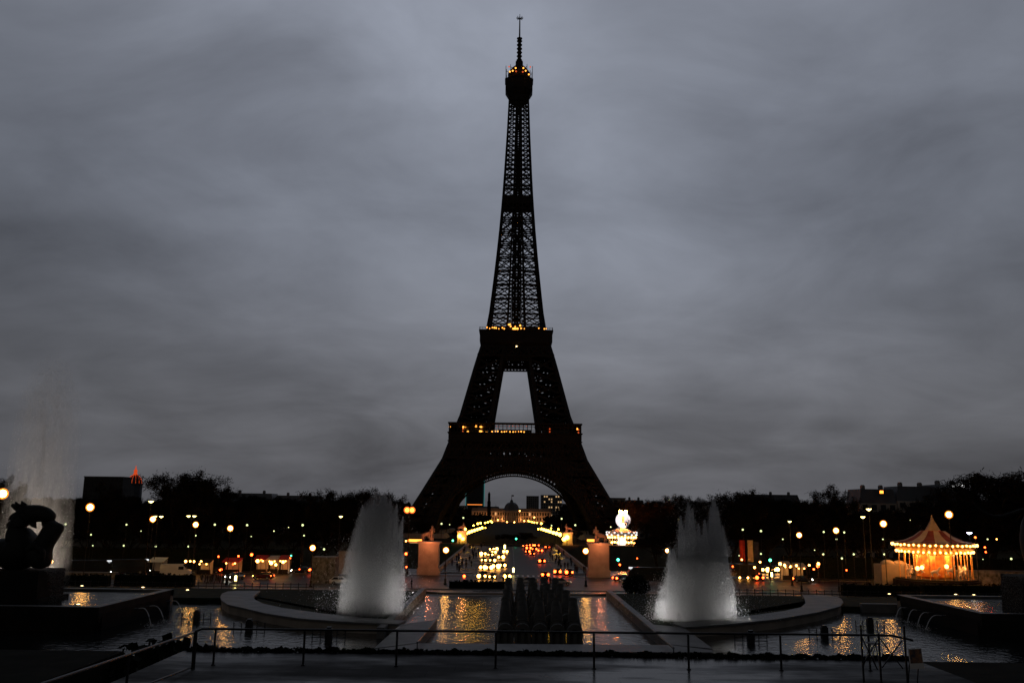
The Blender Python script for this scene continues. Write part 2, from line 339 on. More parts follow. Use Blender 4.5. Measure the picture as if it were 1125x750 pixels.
# curved rim walls from the outlines
def ring(side):
    if side < 0:
        front = [(242, 655), (243.5, 659), (250, 663.5), (266, 667), (291, 673), (327, 678.6), (386, 683), (438, 685)]
        back = [(446, 681), (395, 677.5), (359, 674), (309, 667), (289, 662.5), (280, 658), (278.5, 655), (283, 651), (286, 648.6)]; tip = [(262, 648.3), (250, 649.2), (244, 651.5)]
    else:
        front = [(924.5, 657.5), (926.5, 661), (923, 665.5), (899, 672), (854, 679.6), (804, 684.8), (752, 688.5)]
        back = [(738, 684), (780, 680), (826, 675.5), (862, 670.5), (880, 666.5), (885, 662), (884, 657.5), (881.6, 653)]; tip = [(902, 653), (914, 654), (921, 655.5)]
    P = [on(x, y, 4.0) for x, y in front+back+tip]
    return [(p.x, p.y) for p in P]
def inset(poly, d):
    n = len(poly); a = sum(poly[i][0]*poly[(i+1) % n][1]-poly[(i+1) % n][0]*poly[i][1] for i in range(n)); s = 1 if a > 0 else -1; o = []
    for i in range(n):
        p, q, r = Vector(poly[i-1]), Vector(poly[i]), Vector(poly[(i+1) % n]); e = ((q-p).normalized()+(r-q).normalized())
        if e.length < 1e-6: e = q-p
        e.normalize(); o.append((q.x-e.y*s*d, q.y+e.x*s*d))
    return o
for sd, nm in ((-1, 'left'), (1, 'right')):
    P = ring(sd); t = empty('curved_basin_wall', (0, 0, 0), 'low curved stone wall sweeping round the %s side of the fountain pool' % nm, 'basin wall')
    MB().prism(inset(P, .18), 1.0, 3.80).build('wall', M['stone'], t)
    MB().prism(P, 3.803, 4.0).build('coping', M['kerb'], t)
# lawn between the curved walls and the canal
def inner_lawn(px, nm):
    P = [on(x, y, 3.8) for x, y in px]; return [(p.x, p.y) for p in P]
il = MB()
Lb = [(446, 680.5), (395, 677), (359, 673.5), (309, 666.5), (289, 662), (283, 656), (283, 651)]
Rb = [(738, 683.5), (780, 679.5), (826, 675), (862, 670), (880, 666), (885, 661), (884, 656)]
for Q, sgn in ((Lb, -1), (Rb, 1)):
    P = [on(x, y+1.5, 4.0) for x, y in Q]; pts = [(p.x, p.y) for p in P]; xe = XA+sgn*(CW+.6)
    pts += [(pts[-1][0], 113.9), (xe, 113.9), (xe, pts[0][1])]
    il.prism(pts, 1, 3.72)
struct('inner_lawn', il, M['grass'])
# canal kerbs, rear rim
ck = MB()
for sgn in (-1, 1):
    xe = XA+sgn*(CW+.3); ck.prism(rect(xe-.35, xe+.35, 86, 128), 1.6, 3.95)
ck.prism(rect(XA-CW-.65, XA+CW+.65, 127.6, 128.4), 1.6, 3.035)
tag(ck.build('canal_kerb', M['kerb']), 'pale stone kerb edging the long canal pool behind the water cannons', 'kerb')
for nm, xa_, xb_ in (('left', -75, -42.2), ('right', 43.5, 75)): tag(MB().prism(rect(xa_, xb_, 113.2, 113.98), 1, 4.02).build('rear_basin_rim', M['kerb']), 'thin straight stone rim at the back of the lower pool, on the %s' % nm, 'rim')
# platform that carries the cannons
pf = MB(); Z = 3.85
def PP(l): return [(on(x, y, Z).x, on(x, y, Z).y) for x, y in l]
pf.prism(PP([(440, 685.5), (480, 680), (459, 705.5), (411, 711.5)]), 1.0, Z)
pf.prism(PP([(706, 684.6), (751, 688.5), (783, 712), (737, 707.5)]), 1.0, Z)
front = PP([(411, 712.5), (460, 706), (737, 708), (783, 713.5), (783, 716), (411, 714.5)])
t = empty('cannon_platform', (0, 0, 0), 'pale wet stone platform around the sunken pool of the water cannons', 'platform')
pf.prism(front, 1.0, Z-.004); pf.build('deck', M['kerb'], t)
st = MB()
for k in range(4):
    Y0 = 79.5+k*7.6; xc = on(592.5, 690, 3).x
    st.prism(rect(xc-4.6+.4*k, xc+4.6-.2*k, Y0, Y0+7.55), 1.2, 2.9)
st.build('plinth', M['dstone'], t)
for x, y, x2, y2 in ((458.5, 705.5, 480, 679.5), (740, 711.5, 680, 660)):
    a = on(x, y, 4.35); b = on(x2, y2, 4.35); g = MB(); g.tube([a, b], .09, 6); g.beam((a.x, a.y, 3.8), a, .08); g.beam((b.x, b.y, 3.8), b, .08)
    tag(g.build('pipe_rail', M['black']), 'dark pipe running along the %s edge of the cannon pool' % ('left' if x < 500 else 'right'), 'pipe')

# foreground terrace
TX0, TX1, TY = -10.8, 13.6, 31.0
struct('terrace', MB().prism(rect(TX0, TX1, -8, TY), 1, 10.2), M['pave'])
bk = MB(); bk.prism(rect(-75, TX0, -30, TY), 1, 8.3); bk.prism(rect(TX1, 75, -30, TY), 1, 8.3)
bk.prism(rect(-75, -27.2, TY, 66), 1, 4.7); bk.prism(rect(28.5, 75, TY, 66), 1, 4.7); bk.prism(rect(-27.2, 28.5, TY, 50), .5, 2.5)
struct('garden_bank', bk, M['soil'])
def clump_mesh(name, n, box, size, m, parent=None, fn=None):
    V = rng.uniform(-1, 1, (n, 3)); V = V*np.array(box)/2
    if fn: V = fn(V)
    return quads(name, V, size, m, parent)
def quads(name, V, size, m, parent=None, asp=1.0):
    n = len(V); a = rng.normal(size=(n, 3)); a /= np.linalg.norm(a, axis=1)[:, None]; b = rng.normal(size=(n, 3)); b -= a*(a*b).sum(1)[:, None]; b /= np.linalg.norm(b, axis=1)[:, None]
    s = size*rng.uniform(.6, 1.3, (n, 1)); a = a*s; b = b*s*asp
    P = np.stack([V-a-b, V+a-b, V+a+b, V-a+b], 1).reshape(-1, 3)
    me = bpy.data.meshes.new(name); me.vertices.add(4*n); me.vertices.foreach_set('co', P.astype(np.float32).ravel())
    me.loops.add(4*n); me.loops.foreach_set('vertex_index', np.arange(4*n, dtype=np.int32)); me.polygons.add(n)
    me.polygons.foreach_set('loop_start', np.arange(0, 4*n, 4, dtype=np.int32)); me.materials.append(m); me.update(calc_edges=True)
    if parent == 'mesh': return me
    return link(name, me, parent)
iv = clump_mesh('ivy', 5200, (1, 1, 1), .045, M['hedge'], None, lambda V: np.stack([TX0+.1+(V[:, 0]+.5)*(TX1-TX0-.2), TY+.02+V[:, 1]*.25, 10.2+(V[:, 2]+.5)*(.07+.09*np.abs(np.sin(V[:, 0]*57)*np.sin(V[:, 0]*131)))], 1))
tag(iv, 'low dark ivy creeping along the terrace edge below the railing', 'ivy', None, 'stuff')

# railings
def railing(pts, posts, label, z=10.2, h=1.05, low=None):
    t = empty('handrail', (0, 0, 0), label, 'railing')
    g = MB(); g.tube([(p[0], p[1], p[2]) for p in pts], .035, 8); g.build('top_rail', M['black'], t, True)
    if low:
        g = MB(); g.tube(low, .03, 8); g.build('lower_rail', M['black'], t, True)
    for p in posts:
        g = MB(); g.tube([(p[0], p[1], p[2]), (p[0], p[1], p[3])], p[4], 8); g.lathe([(.07, 0), (.07, .02), (.04, .04)], (p[0], p[1], p[2]), 8); g.build('post', M['black'], t)
    return t
zr = 11.25
A = on(215, 693.5, zr); A2 = on(222, 690.3, zr); B_ = on(968, 697.3, zr); Cc = on(980, 697.6, zr); D_ = on(1003, 703, zr-.1)
posts = []
for x, y, rr in ((215, 693.5, .06), (237, 690.6, .035), (335, 691, .035), (436.5, 692.3, .035), (545, 694, .035), (652.5, 695, .035), (756, 696, .035), (857, 697, .035), (954, 697.5, .035)):
    p = on(x, y, zr); posts.append((p.x, p.y, 10.2, zr, rr))
railing([A, A2, B_, Cc, D_], posts, 'long thin black handrail crossing the front of the wet terrace')
E0 = Vector((A.x-.05, A.y-.1, zr-.02)); E1 = at(60, 746, 19.5); E2 = E0+(E1-E0)*1.6
l0 = at(209, 733, A.y-.4); l1 = at(165, 750, 24.5)
railing([E0, E1, E2], [(E0.x+(E1.x-E0.x)*k, E0.y+(E1.y-E0.y)*k, 8.3 if k else 10.2, E0.z+(E1.z-E0.z)*k, .035) for k in (.55, 1.05)], 'sloping black handrail going down past the left end of the terrace', low=[l0, l1, l1+(l1-l0)*.6])

# ------------------------------------------------------------------ side basins with spouts
def side_basin(sgn):
    zr = 5.3
    if sgn < 0: n = on(109, 666.5, zr); f = on(210.5, 647, zr); xo = n.x; y0 = n.y; y1 = f.y; far = -75
    else: n = on(1078, 673.5, zr); f = on(967, 652.5, zr); xo = n.x; y0 = n.y; y1 = f.y; far = 78
    y1 = min(y1, 112.8)
    nm = 'left' if sgn < 0 else 'right'
    t = empty('raised_basin', (0, 0, 0), 'large dark raised stone basin at the %s, with water spouting from its side' % nm, 'basin')
    a, b = min(xo, far), max(xo, far); W = MB(); th = .9
    # walls flare outwards from the foot
    def wall(p, q, nx, ny):
        W.add([(p[0]-nx*.7, p[1]-ny*.7, 1.2), (q[0]-nx*.7, q[1]-ny*.7, 1.2), (q[0], q[1], 4.6), (p[0], p[1], 4.6), (p[0], p[1], zr-.02), (q[0], q[1], zr-.02)], [(0, 1, 2, 3), (3, 2, 5, 4)])
    wall((a, y0), (b, y0), 0, -1); wall((xo, y0), (xo, y1), -sgn, 0)
    W.prism(rect(a, b, y0+th, y0+th+.1), 1.3, zr-.03)
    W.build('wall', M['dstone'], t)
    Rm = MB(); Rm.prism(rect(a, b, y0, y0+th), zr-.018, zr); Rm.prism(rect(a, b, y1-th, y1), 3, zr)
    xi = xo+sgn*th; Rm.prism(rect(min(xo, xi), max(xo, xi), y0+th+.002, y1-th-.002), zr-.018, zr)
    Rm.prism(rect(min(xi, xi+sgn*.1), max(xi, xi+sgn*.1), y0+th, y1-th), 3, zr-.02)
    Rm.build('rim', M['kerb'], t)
    wa = MB(); wa.add([(a, y0+th, zr-.25), (b, y0+th, zr-.25), (b, y1-th, zr-.25), (a, y1-th, zr-.25)], [(0, 1, 2, 3)]); wa.build('water', M['water'], t)
    return t, xo, y0, y1
tL, xoL, y0L, y1L = side_basin(-1); tR, xoR, y0R, y1R = side_basin(1)
def spout(x, y, x2, y2, label, d):
    p = at(x, y, d); q = at(x2, y2, d-.5); q = Vector((q.x, q.y, max(q.z, 3.0)))
    pts = [p+(q-p)*t for t in [k/10 for k in range(11)]]
    for i, v in enumerate(pts): t = i/10; v.x = p.x+(q.x-p.x)*(t**.75); v.z = p.z+(q.z-p.z)*t*t+.35*math.sin(math.pi*t)*.6
    t_ = empty('water_spout', p, label, 'water jet', 'jets from the basin walls'); t_.location = (0, 0, 0)
    g = MB(); g.tube(pts, [.035+.02*k/10 for k in range(11)], 6); g.build('jet', M['spray'], t_, True)
    g = MB(); dirv = (pts[1]-pts[0]).normalized(); g.tube([p-dirv*.4, p+dirv*.06], .07, 8); g.build('nozzle', M['black'], t_)
    V = rng.normal(size=(70, 3))*np.array([.35, .35, .12])+np.array([q.x, q.y, 3.12]); V[:, 2] = np.abs(V[:, 2]-3)+3.02
    quads('splash', V, .03, M['spray'], t_)
for i, (x, y, x2, y2) in enumerate(((152, 668, 166, 689), (164, 665.5, 180, 694), (187, 660, 200, 683))):
    spout(x, y, x2, y2, 'thin water jet from the left basin, %s of three' % ('closest', 'middle', 'farthest')[i], xoL and min(y1L, max(y0L, at(x, y, 1).y*0+(xoL*F/(x-CX)))))
for i, (x, y, x2, y2) in enumerate(((995, 667.5, 984, 681), (1008, 670, 997, 688), (1021, 673, 1008, 692), (1035, 676, 1018, 708))):
    spout(x, y, x2, y2, 'thin water jet from the right basin, %s of four' % ('farthest', 'second from the far end', 'second from the near end', 'closest')[i], xoR*F/(x-CX))
for nm, sgn, px in (('left', -1, ((90, 643.6), (157, 645.3), (206, 648.2), (86, 664))), ('right', 1, ((977, 652.5), (1050, 653), (1070, 653.4)))):
    for i, (x, y) in enumerate(px):
        p = on(x, y, 5.35); p.y = min(p.y, 112.2); t = empty('rim_light', p, 'small warm light set on the rim of the %s basin, %s from the left' % (nm, ('first', 'second', 'third', 'fourth')[i]), 'light')
        MB().lathe([(.3, -.06), (.3, .02), (.2, .04)], n=10).build('housing', M['black'], t); MB().lathe([(.16, .041), (.16, .06), (.08, .09)], n=10).build('bulb', M['rim_glow'], t)

# water nozzle units standing in the pool
def mk_nozzle():
    t = empty('fountain_nozzle', (0, 0, 0))
    g = MB(); g.box((0, 0, .5), (.62, .5, 1.3)); g.box((0, 0, 1.22), (.42, .42, .16)); g.box((0, -.02, .55), (.7, .54, .12)); g.build('pump_box', M['black'], t)
    for s in (-1, 1):
        g = MB(); g.beam((s*.3, 0, .35), (s*1.55, 0, .35), .07); g.beam((s*.75, 0, .0), (s*.75, 0, .8), .07); g.beam((s*1.5, 0, 0), (s*1.5, 0, .85), .07); g.beam((s*.75, 0, .62), (s*1.0, 0, .66), .06); g.beam((s*1.5, 0, .62), (s*1.3, 0, .66), .06); g.build('arm', M['black'], t)
        g = MB(); g.lathe([(.05, .8), (.08, .84), (.04, .98)], (s*.75, 0, 0), 8); g.lathe([(.05, .85), (.08, .89), (.04, 1.0)], (s*1.5, 0, 0), 8); g.build('jet_head', M['black'], t)
    return t
K = Kind(mk_nozzle)
for i, (x, y, lb) in enumerate(((215.5, 682, 'black twin-armed fountain nozzle beside the left raised basin'), (273.5, 693, 'black twin-armed fountain nozzle just above the handrail near the curved wall on the left'),
        (361, 702.5, 'black twin-armed fountain nozzle left of the cannon platform'), (825, 706, 'black twin-armed fountain nozzle right of the cannon platform'),
        (906, 700, 'black twin-armed fountain nozzle under the right curved wall'), (956, 690, 'black twin-armed fountain nozzle beside the right raised basin'))):
    p = on(x, y, 3.0); K.put((p.x, p.y, 2.85), 0, 1.0, lb, 'fountain nozzle', 'nozzles in the pool')

# ------------------------------------------------------------------ water cannons
def mk_cannon():
    t = empty('water_cannon', (0, 0, 0)); rot = Matrix.Rotation(R(-38), 4, 'X')
    bar = MB(); bar.lathe([(.50, -.6), (.58, -.2), (.54, .5), (.50, 1.3), (.42, 2.2), (.36, 2.7), (.40, 2.75), (.40, 2.9), (.26, 2.92)], (0, .1, 1.2), 18, 0, rot); bar.build('barrel', M['cannon'], t, False)
    for k in range(3):
        r_ = MB(); z = -.1+k*.30; r_.lathe([(.60-.03*k, z), (.66-.03*k, z+.03), (.66-.03*k, z+.12), (.60-.03*k, z+.15)], (0, .1, 1.2), 18, 0, rot); r_.build('ring', M['cannon'], t)
    h = MB()  # arched cradle seen from behind
    pts = [(-.68, 0), (-.68, 1.1)]+[(-.68*math.cos(a), 1.1+.68*math.sin(a)) for a in [math.pi*k/10 for k in range(1, 10)]]+[(.68, 1.1), (.68, 0)]
    n = len(pts); vs = [(x, -.9, z) for x, z in pts]+[(x*.96, .2, z) for x, z in pts]
    inn = [(x*.66, -.9, z*.72+.08 if z > 0 else 0) for x, z in pts]; inn2 = [(x, -.45, z) for x, _, z in inn]
    h.add(vs+inn+inn2, [(i, i+1, n+i+1, n+i) for i in range(n-1)]+[(i+1, i, 2*n+i, 2*n+i+1) for i in range(n-1)]+[(2*n+i+1, 2*n+i, 3*n+i, 3*n+i+1) for i in range(n-1)]+[tuple(range(n, 2*n)), tuple(range(3*n, 4*n))])
    h.box((0, -.62, .62), (.34, .32, 1.2)); h.build('cradle', M['cannon'], t)
    return t
K = Kind(mk_cannon); rows = [(82.5, 555, 631, 3.15), (90.2, 556.5, 623, 3.15), (98, 557.5, 616, 3.15), (105.8, 558, 611, 3.15)]
cn = ['far left', 'second from the left', 'middle', 'second from the right', 'far right']; rn = ['front', 'second', 'third', 'rear']
for i, (Y, xa, xb, z) in enumerate(rows):
    for k in range(5):
        p = at(xa+(xb-xa)*k/4, 690, Y); K.put((p.x, Y, z), 0, (1.05, 1.05, 1.05), 'dark stone water cannon, %s of the %s row' % (cn[k], rn[i]), 'water cannon', 'water cannons in the pool')


# ------------------------------------------------------------------ the iron tower
TD = 510.0; TXC = at(564, 600, TD).x
def interp(tab):
    zs = [a for a, _ in tab]; hs = [b for _, b in tab]
    return lambda z: float(np.interp(z, zs, hs))
TO = interp([(-1, 60), (17.3, 49.6), (44, 35.2), (50, 34), (57, 31.6), (61, 29.7), (93.8, 21.6), (104.6, 18.6), (115.7, 16.2), (119.4, 15.4), (137.5, 13.5), (156, 11.7), (175, 10.1), (194, 8.8), (208.6, 8.0), (238, 6.6), (262.7, 5.75)])
TI = interp([(-1, 41.5), (10, 38.2), (21.5, 32.5), (30, 27), (40, 21), (44, 19.5), (57, 15.0), (61, 13.7), (96, 8.0), (104, 6.6), (115, 5.4), (120, 5.0), (150, 4.0), (195, 2.6), (262, 1.6)])
tower = empty('iron_tower', (TXC, TD, 0), 'huge dark iron lattice tower with lamps glowing on its two galleries', 'tower')
def lattice_face(mb, A, B, C, D, w, nx=1, nz=1, hor=True, wd=None):
    # quad A(bottom left) B(bottom right) C(top right) D(top left) filled with crossed bars
    A, B, C, D = map(Vector, (A, B, C, D)); wd = wd or w*.7
    P = lambda u, v: (A*(1-u)+B*u)*(1-v)+(D*(1-u)+C*u)*v
    for j in range(nz):
        for i in range(nx):
            u0, u1, v0, v1 = i/nx, (i+1)/nx, j/nz, (j+1)/nz
            mb.beam(P(u0, v0), P(u1, v1), wd); mb.beam(P(u1, v0), P(u0, v1), wd)
        if hor: mb.beam(P(0, j/nz), P(1, j/nz), w)
    if hor: mb.beam(P(0, 1), P(1, 1), w)
def leg_part(name, sx, sy, levels, wc, wb, nx, nz):
    mb = MB()
    for z0, z1 in zip(levels[:-1], levels[1:]):
        def cor(z): o, i = TO(z), TI(z); return [Vector((sx*o, sy*o, z)), Vector((sx*i, sy*o, z)), Vector((sx*i, sy*i, z)), Vector((sx*o, sy*i, z))]
        a, b = cor(z0), cor(z1)
        for k in range(4):
            mb.beam(a[k], b[k], wc); kk = (k+1) % 4
            lattice_face(mb, a[k], a[kk], b[kk], b[k], wb*1.3, nx, nz, True, wb)
            if nx == 1: continue
            lattice_face(mb, (a[k]+b[k])/2, (a[kk]+b[kk])/2, b[kk], b[k], wb*.7, nx*2, 1, True, wb*.6)
            lattice_face(mb, a[k], a[kk], (a[kk]+b[kk])/2, (a[k]+b[k])/2, wb*.7, nx*2, 1, False, wb*.6)
    return mb.build(name, M['iron'], tower)
for sx in (-1, 1):
    for sy in (-1, 1):
        leg_part('lower_leg', sx, sy, [-1, 10.5, 21, 31, 40, 50], 1.9, .85, 2, 2)
        leg_part('upper_leg', sx, sy, [58, 64, 70, 76.5, 83, 90, 97, 104.5], 1.9, 1.0, 1, 1)
# masonry footings
for sx in (-1, 1):
    for sy in (-1, 1):
        g = MB(); g.box((sx*48, sy*48, .9), (30, 30, 2.4), top=.86); g.build('footing', M['stone'], tower)
# shaft above the second gallery
sh = MB(); lv = [115]; step = 9.2
while lv[-1] < 262: lv.append(min(262.7, lv[-1]+step)); step *= .972
for z0, z1 in zip(lv[:-1], lv[1:]):
    ww = .95-.45*(z0-115)/150; wb = .60-.18*(z0-115)/150
    for fx, fy in ((0, -1), (0, 1), (-1, 0), (1, 0)):
        for s in (-1, 1):
            def pt(t, z):
                o = TO(z); v = s*t
                return Vector((v, fy*o, z)) if fx == 0 else Vector((fx*o, v, z))
            o0, o1, i0, i1 = TO(z0), TO(z1), TI(z0), TI(z1)
            if z0 < 215:
                zm = z0+(z1-z0)*.68
                om, im = TO(zm), TI(zm)
                lattice_face(sh, pt(i0, z0), pt(o0, z0), pt(om, zm), pt(im, zm), wb*1.25, 1, 1, True, wb)
                # small diamond stiffeners inside the cross
                c0 = (pt(i0, z0)+pt(o0, z0))/2; cm = (pt(im, zm)+pt(om, zm))/2; cl = (pt(i0, z0)+pt(im, zm))/2; crr = (pt(o0, z0)+pt(om, zm))/2
                pass
                lattice_face(sh, pt(im, zm), pt(om, zm), pt(o1, z1), pt(i1, z1), wb*.9, 1, 1, True, wb*.6)
            else: lattice_face(sh, pt(i0, z0), pt(o0, z0), pt(o1, z1), pt(i1, z1), wb*1.3, 1, 2, True, wb)
            sh.beam(pt(o0, z0), pt(o1, z1), ww*1.5); sh.beam(pt(i0, z0), pt(i1, z1), ww)
        a, b = (Vector((-TI(z0), fy*TO(z0), z0)), Vector((TI(z0), fy*TO(z0), z0))) if fx == 0 else (Vector((fx*TO(z0), -TI(z0), z0)), Vector((fx*TO(z0), TI(z0), z0)))
        c, d = (Vector((TI(z1), fy*TO(z1), z1)), Vector((-TI(z1), fy*TO(z1), z1))) if fx == 0 else (Vector((fx*TO(z1), TI(z1), z1)), Vector((fx*TO(z1), -TI(z1), z1)))
        lattice_face(sh, a, b, c, d, wb*1.1, 1, 2, True, wb*.8)
sh.build('shaft', M['iron'], tower)
co = MB()                                                   # lift core with guide rails
for z0 in np.arange(114, 262, 3.2):
    z1 = min(z0+3.2, 263)
    for x, y in ((-2.3, -2.3), (2.3, -2.3), (2.3, 2.3), (-2.3, 2.3), (-.8, -2.3), (.8, -2.3)): co.beam((x*min(1, TO(z0)/9), y*min(1, TO(z0)/9), z0), (x*min(1, TO(z1)/9), y*min(1, TO(z1)/9), z1), .75)
    k = 2.3*min(1, TO(z0)/9)
    for y in (-k, k): co.beam((-k, y, z0), (k, y, z1), .5); co.beam((k, y, z0), (-k, y, z1), .5); co.beam((-k, y, z0), (k, y, z0), .7)
co.build('lift_core', M['iron'], tower)
fl = MB(); fl.lathe([(9.0*1.414, 192.5), (8.9*1.414, 193), (8.85*1.414, 195.6), (8.7*1.414, 196)], n=4, off=math.pi/4)
for x in range(-4, 5): fl.beam((x*2, -9.1, 192), (x*2, -9.1, 197.2), .5)
fl.build('middle_platform', M['iron'], tower)

def sq(prof, mb): mb.lathe([(r*1.41421, z) for r, z in prof], n=4, off=math.pi/4)
def ring_slab(mb, ho, hi, z0, z1):
    mb.prism(rect(-ho, ho, -ho, -hi), z0, z1); mb.prism(rect(-ho, ho, hi, ho), z0, z1)
    mb.prism(rect(-ho, -hi, -hi+.002, hi-.002), z0, z1); mb.prism(rect(hi, ho, -hi+.002, hi-.002), z0, z1)
# first gallery
g = MB(); ring_slab(g, 35.2, 17, 50.4, 54.2); ring_slab(g, 35.9, 33, 49.8, 50.3); ring_slab(g, 36.1, 32.5, 54.25, 54.7); ring_slab(g, 35.9, 30.5, 59.2, 59.9); g.build('first_gallery', M['iron'], tower)
def four(mb, fn):
    for q_ in range(4):
        a = q_*math.pi/2; ca, sa = math.cos(a), math.sin(a); fn(lambda x, y, z: Vector((x*ca-y*sa, x*sa+y*ca, z)))
g = MB()
def arc(T):
    for k in range(-16, 17):
        x = k*2.18; g.beam(T(x, -35.3, 54.7), T(x, -35.3, 59.2), .38)
        g.beam(T(x, -35.3, 50.5), T(x, -35.35, 54.1), .5)
    g.beam(T(-35.3, -35.3, 55.8), T(35.3, -35.3, 55.8), .18); g.beam(T(-35.3, -35.3, 57.9), T(35.3, -35.3, 57.9), .22)
four(g, arc); g.build('arcade', M['iron'], tower)
for x, y, wx, wy in ((0, -19, 18, 5), (0, 19, 18, 5), (-20, 0, 5, 18), (20, 0, 5, 18), (-22, -26, 15, 6), (22, -26, 15, 6), (-22, 26, 15, 6), (22, 26, 15, 6)):
    g = MB(); hh = 3.2 if abs(x)+abs(y) < 25 and abs(y) > 10 else 4.4; g.box((x, y, 54.2+hh/2), (wx, wy, hh)); g.build('pavilion', M['glaze'], tower)
# deep girders under the gallery
g = MB()
def gir(T):
    o1, o0 = TO(50)+.8, TO(41)+.6
    lattice_face(g, T(-o0, -o0, 41), T(o0, -o0, 41), T(o1, -o1, 50), T(-o1, -o1, 50), 1.0, 24, 2, True, .8)
    lattice_face(g, T(-o0+3, -o0+3.5, 41), T(o0-3, -o0+3.5, 41), T(o1-3, -o1+3.5, 50), T(-o1+3, -o1+3.5, 50), 1.0, 17, 2, True, .7)
    lattice_face(g, T(-27, -o0-.4, 36.5), T(27, -o0-.4, 36.5), T(30, -o0, 41), T(-30, -o0, 41), .6, 26, 1, True, .8)
four(g, gir); g.build('girder', M['iron'], tower)
# arches
def archm(T, mb):
    n = 52
    def P(r, a, dy=0):
        x = r*math.cos(a); z = -8+r*math.sin(a); return T(x, -TO(max(z, 0))-.3+dy, z)
    for k in range(n):
        a0, a1 = .195+(math.pi-.39)*k/n, .195+(math.pi-.39)*(k+1)/n
        for r, wd in ((42.3, .75), (43.8, .45), (47.2, .8)):
            for dy in (0, 2.8): mb.beam(P(r, a0, dy), P(r, a1, dy), wd)
        mb.beam(P(42.3, a0), P(43.8, a0), .55); mb.beam(P(42.3, a0, 0), P(42.3, a0, 2.8), .4); mb.beam(P(47.2, a0, 0), P(47.2, a0, 2.8), .4)
        mb.beam(P(43.8, a0), P(47.2, a1), 1.0); mb.beam(P(43.8, a1), P(47.2, a0), 1.0); mb.beam(P(43.8, a0, 2.8), P(47.2, a1, 2.8), .9); mb.beam(P(43.8, a1, 2.8), P(47.2, a0, 2.8), .9)
        am = (a0+a1)/2; mb.beam(P(43, am), P(47.2, am), .5)
    # spandrels
    for k in range(-17, 18):
        x = k*1.75
        if abs(x) < 31.5:
            zb = -8+math.sqrt(47.2**2-x*x)
            zt = 40.5
            if zb < zt-1: mb.beam(T(x, -TO(zb)-.1, zb), T(x, -TO(zt)-.1, zt), 1.0); mb.beam(T(x, -TO(zb)-.1, zb), T(x+math.copysign(2.2, x), -TO(zt), zt), .8)
    for s in (-1, 1):
        for (xa, za, xb, zb) in ((37, 21.5, 30, 40), (42, 13.5, 37, 36), (32, 26.7, 33, 40)):
            mb.beam(T(s*xa, -TO(za), za), T(s*xb, -TO(zb), zb), .8)
        for rr, zz, xx in ((1.3, 37.6, 24), (1.7, 35.5, 29)):
            for q_ in range(10):
                a0, a1 = 2*math.pi*q_/10, 2*math.pi*(q_+1)/10
                mb.beam(T(s*xx+rr*math.cos(a0), -TO(zz)-.3, zz+rr*math.sin(a0)), T(s*xx+rr*math.cos(a1), -TO(zz)-.3, zz+rr*math.sin(a1)), .45)
for q_ in range(4):
    mb = MB(); a = q_*math.pi/2; ca, sa = math.cos(a), math.sin(a); archm(lambda x, y, z: Vector((x*ca-y*sa, x*sa+y*ca, z)), mb); mb.build('arch', M['iron'], tower)
# second gallery
g = MB(); sq([(17.5, 104.3), (18.6, 105), (20.2, 106.6), (20.4, 106.8), (20.4, 112.6), (20.9, 112.8), (20.9, 113.6), (20.2, 113.8)], g); g.build('second_gallery', M['iron'], tower)
g = MB()
def r2(T):
    for k in range(-14, 15): g.beam(T(k*1.45, -20.6, 113.6), T(k*1.45, -20.6, 115), .14)
    g.beam(T(-20.6, -20.6, 115), T(20.6, -20.6, 115), .18); g.beam(T(-20.6, -20.6, 114.3), T(20.6, -20.6, 114.3), .1)
four(g, r2); g.build('gallery_railing', M['iron'], tower)
g = MB(); sq([(15.4, 113.8), (15.4, 116.6), (14.6, 116.9)], g); g.box((0, -15.6, 115), (10, 4, 3.0)); g.build('upper_hall', M['iron'], tower)
g = MB()
def t2(T):
    o0, o1 = TO(96.5), TO(104)
    lattice_face(g, T(-TI(96.5), -o0, 96.5), T(TI(96.5), -o0, 96.5), T(TI(104), -o1, 104), T(-TI(104), -o1, 104), .8, 8, 5, True, .42)
    lattice_face(g, T(-TI(96.5), -o0+2, 97.5), T(TI(96.5), -o0+2, 97.5), T(TI(104), -o1+2, 104), T(-TI(104), -o1+2, 104), .8, 5, 4, True, .6)
    lattice_face(g, T(-o0, -o0-.2, 99), T(o0, -o0-.2, 99), T(o1, -o1-.4, 104.3), T(-o1, -o1-.4, 104.3), 1.0, 10, 1, True, .9)
four(g, t2); g.build('upper_truss', M['iron'], tower)
# summit cabin, dome, mast
g = MB()
def oct_(prof): g.lathe([(r*1.06, z) for r, z in prof], n=8, off=math.pi/8)
oct_([(5.9, 260.5), (6.4, 263), (8.2, 266.3), (8.5, 266.8), (8.5, 273.4), (8.9, 273.6), (8.9, 274.3), (8.2, 274.5)])
for k in range(16):
    a = 2*math.pi*k/16+.1; g.beam((8.6*math.cos(a), 8.6*math.sin(a), 274), (8.6*math.cos(a), 8.6*math.sin(a), 276.2), .16)
g.build('summit_cabin', M['iron'], tower)
g = MB(); g.lathe([(6.6, 274.4), (6.6, 278), (6.9, 278.2), (6.9, 279.2), (6.0, 280.6), (4.6, 282.6), (2.9, 284.2), (2.3, 284.6), (2.3, 287.4), (1.6, 288.2)], n=16); g.build('summit_dome', M['iron'], tower)
g = MB()
for k in range(12):
    a = 2*math.pi*k/12+.2; r = 7.2+.8*(k % 3 == 0); h = (281.5, 283, 280.5)[k % 3]; g.beam((r*math.cos(a), r*math.sin(a), 274.4), (r*math.cos(a), r*math.sin(a), h), .28)
    g.beam((r*math.cos(a), r*math.sin(a), h-1.4), (r*math.cos(a)*.82, r*math.sin(a)*.82, h-1.8), .25)
for s in (-1, 1): g.beam((s*8.2, -2, 274), (s*8.2, -2, 283.5), .3)
